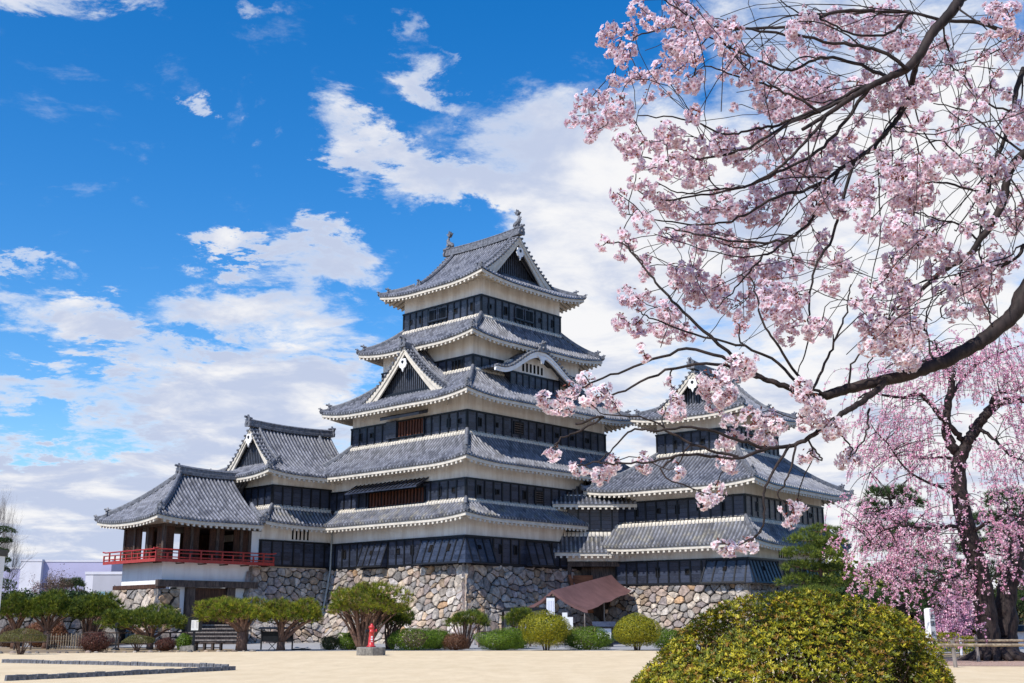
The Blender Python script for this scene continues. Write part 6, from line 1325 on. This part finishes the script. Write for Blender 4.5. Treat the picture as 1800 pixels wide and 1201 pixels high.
# secondary branches seen in the crown: sweeping curves
bm = MB()
SEC = [[(1562, 136), (1500, 160), (1440, 196), (1370, 222), (1320, 228), (1280, 236), (1200, 208), (1125, 200)], [(1490, 176), (1440, 200), (1380, 220), (1300, 264), (1210, 280), (1160, 281), (1100, 270)], [(1450, 204), (1420, 250), (1380, 290), (1320, 322), (1260, 336), (1200, 340), (1150, 322)],
       [(1530, 152), (1480, 220), (1440, 262), (1380, 300), (1310, 330), (1230, 345), (1160, 352), (1110, 330)], [(1600, 120), (1550, 90), (1480, 80), (1400, 62), (1320, 50), (1240, 40), (1180, 12), (1150, -10)], [(1540, 20, 7.2), (1470, 20), (1400, 44), (1340, 50), (1270, 50), (1200, 44), (1130, 62), (1108, 74)],
       [(1560, 136), (1500, 110), (1440, 100), (1390, 122), (1340, 108), (1290, 88), (1240, 66), (1200, 58)], [(1440, 196), (1395, 172), (1350, 152), (1310, 140), (1260, 122), (1220, 100)], [(1455, 314, 7.2), (1410, 335), (1360, 352), (1310, 380), (1250, 392), (1180, 390), (1090, 372)],
       [(1478, 296, 7.2), (1430, 380), (1390, 420), (1350, 444), (1320, 480), (1290, 510), (1262, 540)], [(1400, 425), (1340, 430), (1280, 424), (1210, 410), (1170, 400)], [(1505, 280, 7.2), (1480, 360), (1462, 420), (1430, 470), (1424, 540), (1420, 600), (1400, 660)],
       [(1590, 530, 7.5), (1560, 560), (1545, 600), (1530, 640), (1526, 670)], [(1450, 696), (1400, 655, 6.9), (1365, 600, 6.8), (1340, 560, 6.8), (1325, 500, 6.8), (1300, 480, 6.8)], [(1420, 698, 6.95), (1370, 640), (1290, 604), (1200, 580), (1150, 560), (1120, 548)],
       [(1350, 668, 6.9), (1280, 632), (1210, 616), (1130, 640), (1060, 662), (1010, 690), (975, 700)], [(1350, 668, 6.9), (1260, 640, 6.8), (1170, 652, 6.8), (1100, 684, 6.8), (1040, 700, 6.8), (1020, 708, 6.8)], [(1345, 790, 6.65), (1290, 770), (1230, 752), (1160, 756), (1110, 760), (1080, 786), (1050, 812)],
       [(1300, 806, 6.6), (1240, 790, 6.6), (1180, 760, 6.6), (1140, 740, 6.6), (1060, 730, 6.6)], [(1390, 784, 6.7), (1360, 830, 6.6), (1345, 870, 6.6), (1342, 910, 6.6), (1330, 940, 6.6), (1300, 958, 6.6)], [(1400, 780, 6.7), (1388, 830, 6.6), (1370, 868, 6.6), (1378, 890, 6.6)],
       [(1260, 803, 6.6), (1200, 800, 6.5), (1140, 812, 6.5), (1090, 812, 6.5), (1040, 816, 6.5), (1012, 820, 6.5)], [(1190, 800, 6.5), (1160, 830, 6.5), (1235, 870, 6.5)], [(1010, 745, 6.6), (1060, 730, 6.6), (1010, 760, 6.6), (985, 772, 6.6), (972, 790, 6.6)],
       [(1330, 660, 6.9), (1250, 590), (1200, 545), (1160, 500), (1130, 470), (1092, 430), (1062, 428)], [(1130, 470), (1128, 458), (1105, 440), (1096, 420)], [(1420, 698, 6.95), (1450, 640), (1470, 590), (1490, 540), (1500, 500)], [(1490, 684), (1500, 640), (1530, 600), (1560, 560)],
       [(1640, 643), (1630, 600), (1625, 560), (1640, 520)], [(1700, 452, 7.5), (1680, 500), (1655, 540), (1660, 560)], [(1722, 422, 7.5), (1690, 400), (1640, 380), (1600, 370)], [(1765, 350, 7.5), (1700, 330), (1640, 320), (1580, 340), (1540, 330)],
       [(1735, 592), (1740, 560), (1720, 520), (1730, 500)], [(1800, 270, 7.5), (1740, 230), (1690, 190), (1640, 180)], [(1780, 200, 7.6), (1730, 180), (1690, 130), (1660, 110)], [(1745, 300, 7.6), (1700, 290), (1660, 250), (1620, 250)],
       [(1735, 360, 7.6), (1720, 420), (1726, 470), (1722, 520)], [(1772, 310, 7.5), (1800, 360), (1790, 400)], [(1450, 745, 6.75), (1480, 770, 6.7), (1500, 790, 6.7), (1492, 808, 6.7)], [(1530, 720, 6.9), (1525, 760), (1510, 790), (1490, 806)],
       [(1420, 768, 6.7), (1440, 800), (1446, 812), (1420, 802)], [(1600, 22, 7.3), (1560, 60), (1500, 60), (1450, 36), (1400, 20), (1360, -10)]]
def chain(pts, y=7.0):
    out = []; yy = y
    for p in pts:
        yy = p[2] if len(p) > 2 else yy+random.uniform(-.06, .06); out.append(cp_(p[0]+random.uniform(-3, 3), p[1]+random.uniform(-3, 3), yy))
    return out
for s_ in SEC:
    P = catmull(chain(s_), 5); a = np.array(P); L = np.linalg.norm(np.diff(a, axis=0), axis=1).sum(); R = np.linspace(min(.0135, .005+.005*L), .0038, len(P))
    for i in range(1, len(P)): P[i] = P[i]+rng.normal(0, .005, 3)
    bm.tube(P, R, 6, False); a = np.array(P); nodes.extend(zip(a, unit(np.gradient(a, axis=0)), R))
# blossom clusters: (x, y, radius) read in two enlarged views of the crown
CL1 = '310 100 40 370 110 40 290 140 40 330 180 45 370 180 35 340 215 30 400 30 45 450 80 40 490 85 35 570 60 60 620 80 60 660 100 45 540 20 50 560 170 75 530 150 50 600 190 50 540 220 45 480 250 45 510 300 50 400 260 30 320 285 30 415 275 20 610 285 45 590 300 40 720 170 45 740 110 45 700 130 40 245 350 45 215 360 40 300 335 30 340 390 65 300 420 45 240 430 45 170 420 32 240 485 30 350 500 40 400 500 45 380 540 40 410 580 30 500 460 45 540 490 45 480 510 40 510 590 55 560 540 40 600 390 35 600 430 30 630 510 45 700 490 55 740 540 50 690 520 45 640 600 45 600 630 45 590 570 40 395 645 35 440 670 40 500 710 45 550 740 40 470 700 35 330 690 35 370 740 30 420 780 45 350 820 25 285 855 30 500 830 35 550 850 25 600 820 40 690 840 40 720 840 30 640 770 50 700 720 45 740 740 50 800 750 60 860 760 50 900 700 50 830 680 50 780 560 50 850 500 55 820 470 45 900 520 50 940 500 45 960 580 55 920 600 50 940 650 50 1000 600 50 820 280 45 800 240 40 760 270 40 880 340 50 940 320 55 990 270 50 1000 330 55 960 380 60 1030 300 50 1050 340 45 830 360 40 900 400 45 960 110 50 1000 60 45 1050 80 50 1080 130 40 1090 60 40 950 150 35 1150 70 45 1200 100 45 1250 60 60 1290 40 50 1330 140 55 1370 170 45 1290 150 40 1340 70 40 1400 300 55 1380 340 45 1290 320 60 1260 350 55 1220 320 45 1330 350 50 1160 300 45 1190 190 40 1420 200 40 1480 270 35 1050 570 45 1100 520 50 1140 560 40 1150 480 35 1260 540 35 1270 590 40 1300 600 45 1360 650 80 1330 700 60 1400 690 60 1440 600 50 1390 570 40 1310 650 50 1490 560 45 1540 580 45 1620 570 50 1660 610 45 1700 570 45 1640 480 40 1070 700 55 1030 720 50 1110 730 45 1080 660 40 1190 680 55 1190 740 45 1220 790 50 1210 650 40 1330 800 65 1370 830 65 1420 850 50 1300 820 50 1390 880 45 1470 880 45 1440 950 45 1500 900 40 760 910 45 790 960 45 830 960 50 880 950 50 870 1020 55 930 1040 55 880 1080 60 930 1100 55 970 1040 45 920 1170 50 850 1040 40 790 1060 40 960 930 40 905 865 30 990 780 25 1100 900 40 1115 950 40 1080 1005 40 1160 1065 20 540 950 35 580 960 40 620 980 35 590 1020 45 600 1050 40 680 1030 45 700 1060 45 690 1000 40 540 1000 30 370 1040 45 400 1070 35 340 1130 35 400 1150 40 430 1150 30 490 1090 45 520 1110 40 500 1160 50 570 1160 45 740 1100 35 760 1150 35 1010 1160 45 1050 1150 40 1220 1010 40 1230 1060 50 1220 1130 55 1270 1150 55 1290 970 45 1300 1000 40 1350 1030 50 1340 1080 50 1480 1030 45 1530 1000 45 1580 980 50 1620 960 50 1640 1000 45 1600 1040 50 1620 1085 40 1520 1100 35 1560 920 40 1660 900 50 1680 930 45 1380 1160 45 1330 1190 50 1650 50 50 1690 90 50 1680 30 40 1710 120 35 1720 30 40 1720 180 50 1750 150 40 1740 400 50 1720 440 45 1745 470 40 1600 380 35 1640 330 30 1740 760 45 1720 800 40 1480 150 30 1640 120 20 1730 1155 18 1580 330 28 1560 240 24 1540 290 22 1500 200 26 1610 200 26 1660 250 26 1690 330 28 1560 420 26 1420 430 30 1370 460 26 1180 420 26 1470 470 24 1620 680 40 1600 740 36 1680 700 30 1560 800 30 1640 780 30'
CL2 = '790 300 62 740 310 45 680 360 60 720 390 55 660 340 45 690 430 40 550 410 35 550 460 40 510 450 25 530 355 20 740 490 35 745 550 40 730 570 35 820 480 45 880 470 45 850 530 50 910 510 40 870 560 40 1000 380 50 1030 430 50 1010 490 40 1060 480 50 1110 530 45 1130 510 30 1020 620 35 1170 630 45 730 650 40 550 670 35 200 660 35 265 690 40 325 640 35 310 665 30 430 645 40 110 605 30 105 430 50 70 410 30 150 440 35 165 375 40 220 340 35 230 430 30 270 390 35 310 420 30 330 440 25 300 380 25 660 770 40 690 740 40 965 810 40 960 850 30 985 800 30 705 940 30 740 955 35 800 935 35 820 945 25 420 230 20 440 265 15 1300 200 60 1350 170 50 1400 150 45 1420 200 40 1370 270 45 1390 280 40 1250 220 50 1280 150 55'
cl = []
v = list(map(float, CL1.split()))
for i in range(0, len(v), 3): cl.append((920+v[i]/2.001, v[i+1]/2.001, v[i+2]/2.001, 7.1+.45*math.sin(v[i]*.006+v[i+1]*.004)+random.uniform(-.25, .25), 0))
v = list(map(float, CL2.split()))
for i in range(0, len(v), 3): cl.append((920+v[i]/2.0455, 500+v[i+1]/2.0455, v[i+2]/2.0455, 6.75+random.uniform(-.15, .15), 1))
for i in range(70): cl.append((random.uniform(1560, 1800), random.uniform(30, 560), random.uniform(7, 13), random.uniform(8.2, 9.4), 0))
for i in range(130): cl.append((random.uniform(1090, 1600), random.uniform(20, 560), random.uniform(9, 17), random.uniform(7.4, 8.4), 0))
hub = cp_(1680, 60); NPs = [n[0] for n in nodes]
cl.sort(key=lambda c: np.linalg.norm(cp_(*c[:2], c[3])-hub))
FP, FN, FT, BUD = [], [], [], []
for (px, py, rp, y, kind) in cl:
    C0 = cp_(px, py, y); rad = rp*mpp(y); A = np.array(NPs); d = np.linalg.norm(A-C0, axis=1); Tn = np.array([n[1] for n in nodes]); al = np.einsum('ij,ij->i', Tn, unit(C0-A)); cost = d*(1.35-.5*al); j = int(np.argmin(cost)); q, t, r0 = nodes[j]; L = np.linalg.norm(C0-q)
    if L > rad*.5:
        e = C0+np.array((0, 0, rad*.35)); c1 = q+t*L*.40+rng.normal(0, .06*L, 3); c2 = e+(q-e)*.30+np.array((0, 0, .06*L))+rng.normal(0, .06*L, 3); tt = np.linspace(0, 1, max(5, int(L/.07)))[:, None]
        P = (1-tt)**3*q+3*(1-tt)**2*tt*c1+3*(1-tt)*tt**2*c2+tt**3*e; P[1:-1] += rng.normal(0, .004, (len(P)-2, 3)); R = np.linspace(min(r0*.8, .0085), .0036, len(P)); bm.tube(P, R, 5, False)
        nodes.extend(zip(P, unit(np.gradient(P, axis=0)), R)); NPs.extend(list(P))
    n = max(6, int((rp*(y/6.9)/7.2)**2*2.6)); rad *= 1.12; D = unit(rng.normal(0, 1, (n, 3))+np.array((0, 0, -.25))); rr = rad*rng.uniform(.45, .95, n)[:, None]; FP.append(C0+D*rr*np.array((1, .9, .92))); FN.append(D); FT.append(np.full(n, kind))
    k = max(2, n//4); D = unit(rng.normal(0, 1, (k, 3))+np.array((0, 0, .8))); BUD.append(C0+np.array((0, 0, rad*.25))+D*rad*.55)
# loose drooping and crossing twigs
A = np.array(NPs)
def to_px(P):
    x, y, z = P+CQ-np.array((0, 0, EYE)); yc = y*math.cos(TILT)+z*math.sin(TILT); return 900+FPX*x/yc, 600.5-FPX*(z*math.cos(TILT)-y*math.sin(TILT))/yc
made = 0
while made < 230:
    j = random.randrange(len(nodes)); q, t, r0 = nodes[j]
    if r0 > .03: continue
    L = random.uniform(.25, 1.0); d = unit(t+rng.normal(0, .4, 3)); c_ = np.array((random.uniform(-.5, .3), random.uniform(-.2, .2), random.uniform(-.9, .5)))
    tt = np.linspace(0, 1, 9)[:, None]; P = q+d*L*tt+c_*L*.8*tt**2+rng.normal(0, .25*L, 3)*tt**3; P[1:] += rng.normal(0, .006, (8, 3)); ex, ey = to_px(P[-1]); bx, by_ = to_px(q); made += .02
    if ex < 1110 or by_ > 640 or ey > 660: continue                  # twigs stay inside the crown
    bm.tube(P, np.linspace(min(r0*.7, .0065), .0028, 9), 4, False); made += .98
bm.build('branches', 'bark_dark', ch, True)
FP, FN, FT = np.concatenate(FP), np.concatenate(FN), np.concatenate(FT)
def flowers(P, N, kind):
    n = len(P); N = unit(N+rng.normal(0, .35, (n, 3))); t = unit(np.cross(N, unit(rng.normal(0, 1, (n, 3))))); b = np.cross(N, t); R = (.0255*rng.uniform(.8, 1.15, n))[:, None]; V, K = [], []
    pal = np.where(kind[:, None] == 1, np.array((.90, .80, .825)), np.array((.84, .725, .785)))*rng.uniform(.88, 1.1, (n, 1)); pal = np.clip(pal, 0, .92)  # upper clusters get a darker pink: their shade is put into the petal colour
    for ring_, (cnt, sc_, lift, ph) in enumerate(((5, 1.0, .10, 0), (5, .74, .42, .6))):
        for i in range(cnt):
            a = 2*PI*i/cnt+ph+rng.uniform(-.18, .18, n); d = t*np.cos(a)[:, None]+b*np.sin(a)[:, None]; w_ = -t*np.sin(a)[:, None]+b*np.cos(a)[:, None]; l = (lift+rng.uniform(-.12, .16, n))[:, None]; r = R*sc_
            p = lambda x, y, z: P+d*r*x+w_*r*y+N*r*(z+l*x)
            v = [p(.05, -.06, 0), p(.05, .06, 0), p(.58, .36, .16), p(.58, -.36, .16), p(1.0, .20, .10), p(1.0, -.20, .10)]
            V.append(np.stack([v[0], v[1], v[2], v[3]], 1)); V.append(np.stack([v[3], v[2], v[4], v[5]], 1)); c = pal*rng.uniform(.93, 1.05, (n, 1)); K.append(c*np.array((.97, .84, .88))); K.append(c)
    z = R*.30; V.append(np.stack([P+t*R*.17+N*z, P+b*R*.17+N*z, P-t*R*.17+N*z, P-b*R*.17+N*z], 1)); K.append(np.tile((.50, .20, .19), (n, 1)))
    z = -R*.25; V.append(np.stack([P+t*R*.2+N*z*.2, P+t*R*.12+N*z*3.2, P-t*R*.12+N*z*3.2, P-t*R*.2+N*z*.2], 1)); K.append(np.tile((.30, .10, .07), (n, 1)))
    V = np.concatenate(V).reshape(-1, 3); return V, np.arange(len(V)).reshape(-1, 4), np.concatenate(K)
V, F, K = flowers(FP, FN, FT); np_mesh('blossom', 'petal', ch, V, F, K)
BUD = np.concatenate(BUD); V, F = leaf_quads(np.repeat(BUD, 3, 0), rng.normal(0, 1, (len(BUD)*3, 3)), .022, .42, .3); np_mesh('bud_leaves', 'twig_leaf', ch, V, F, np.repeat(pick([(.22, .065, .045), (.30, .10, .06), (.18, .08, .05)], len(BUD)), 3, 0))
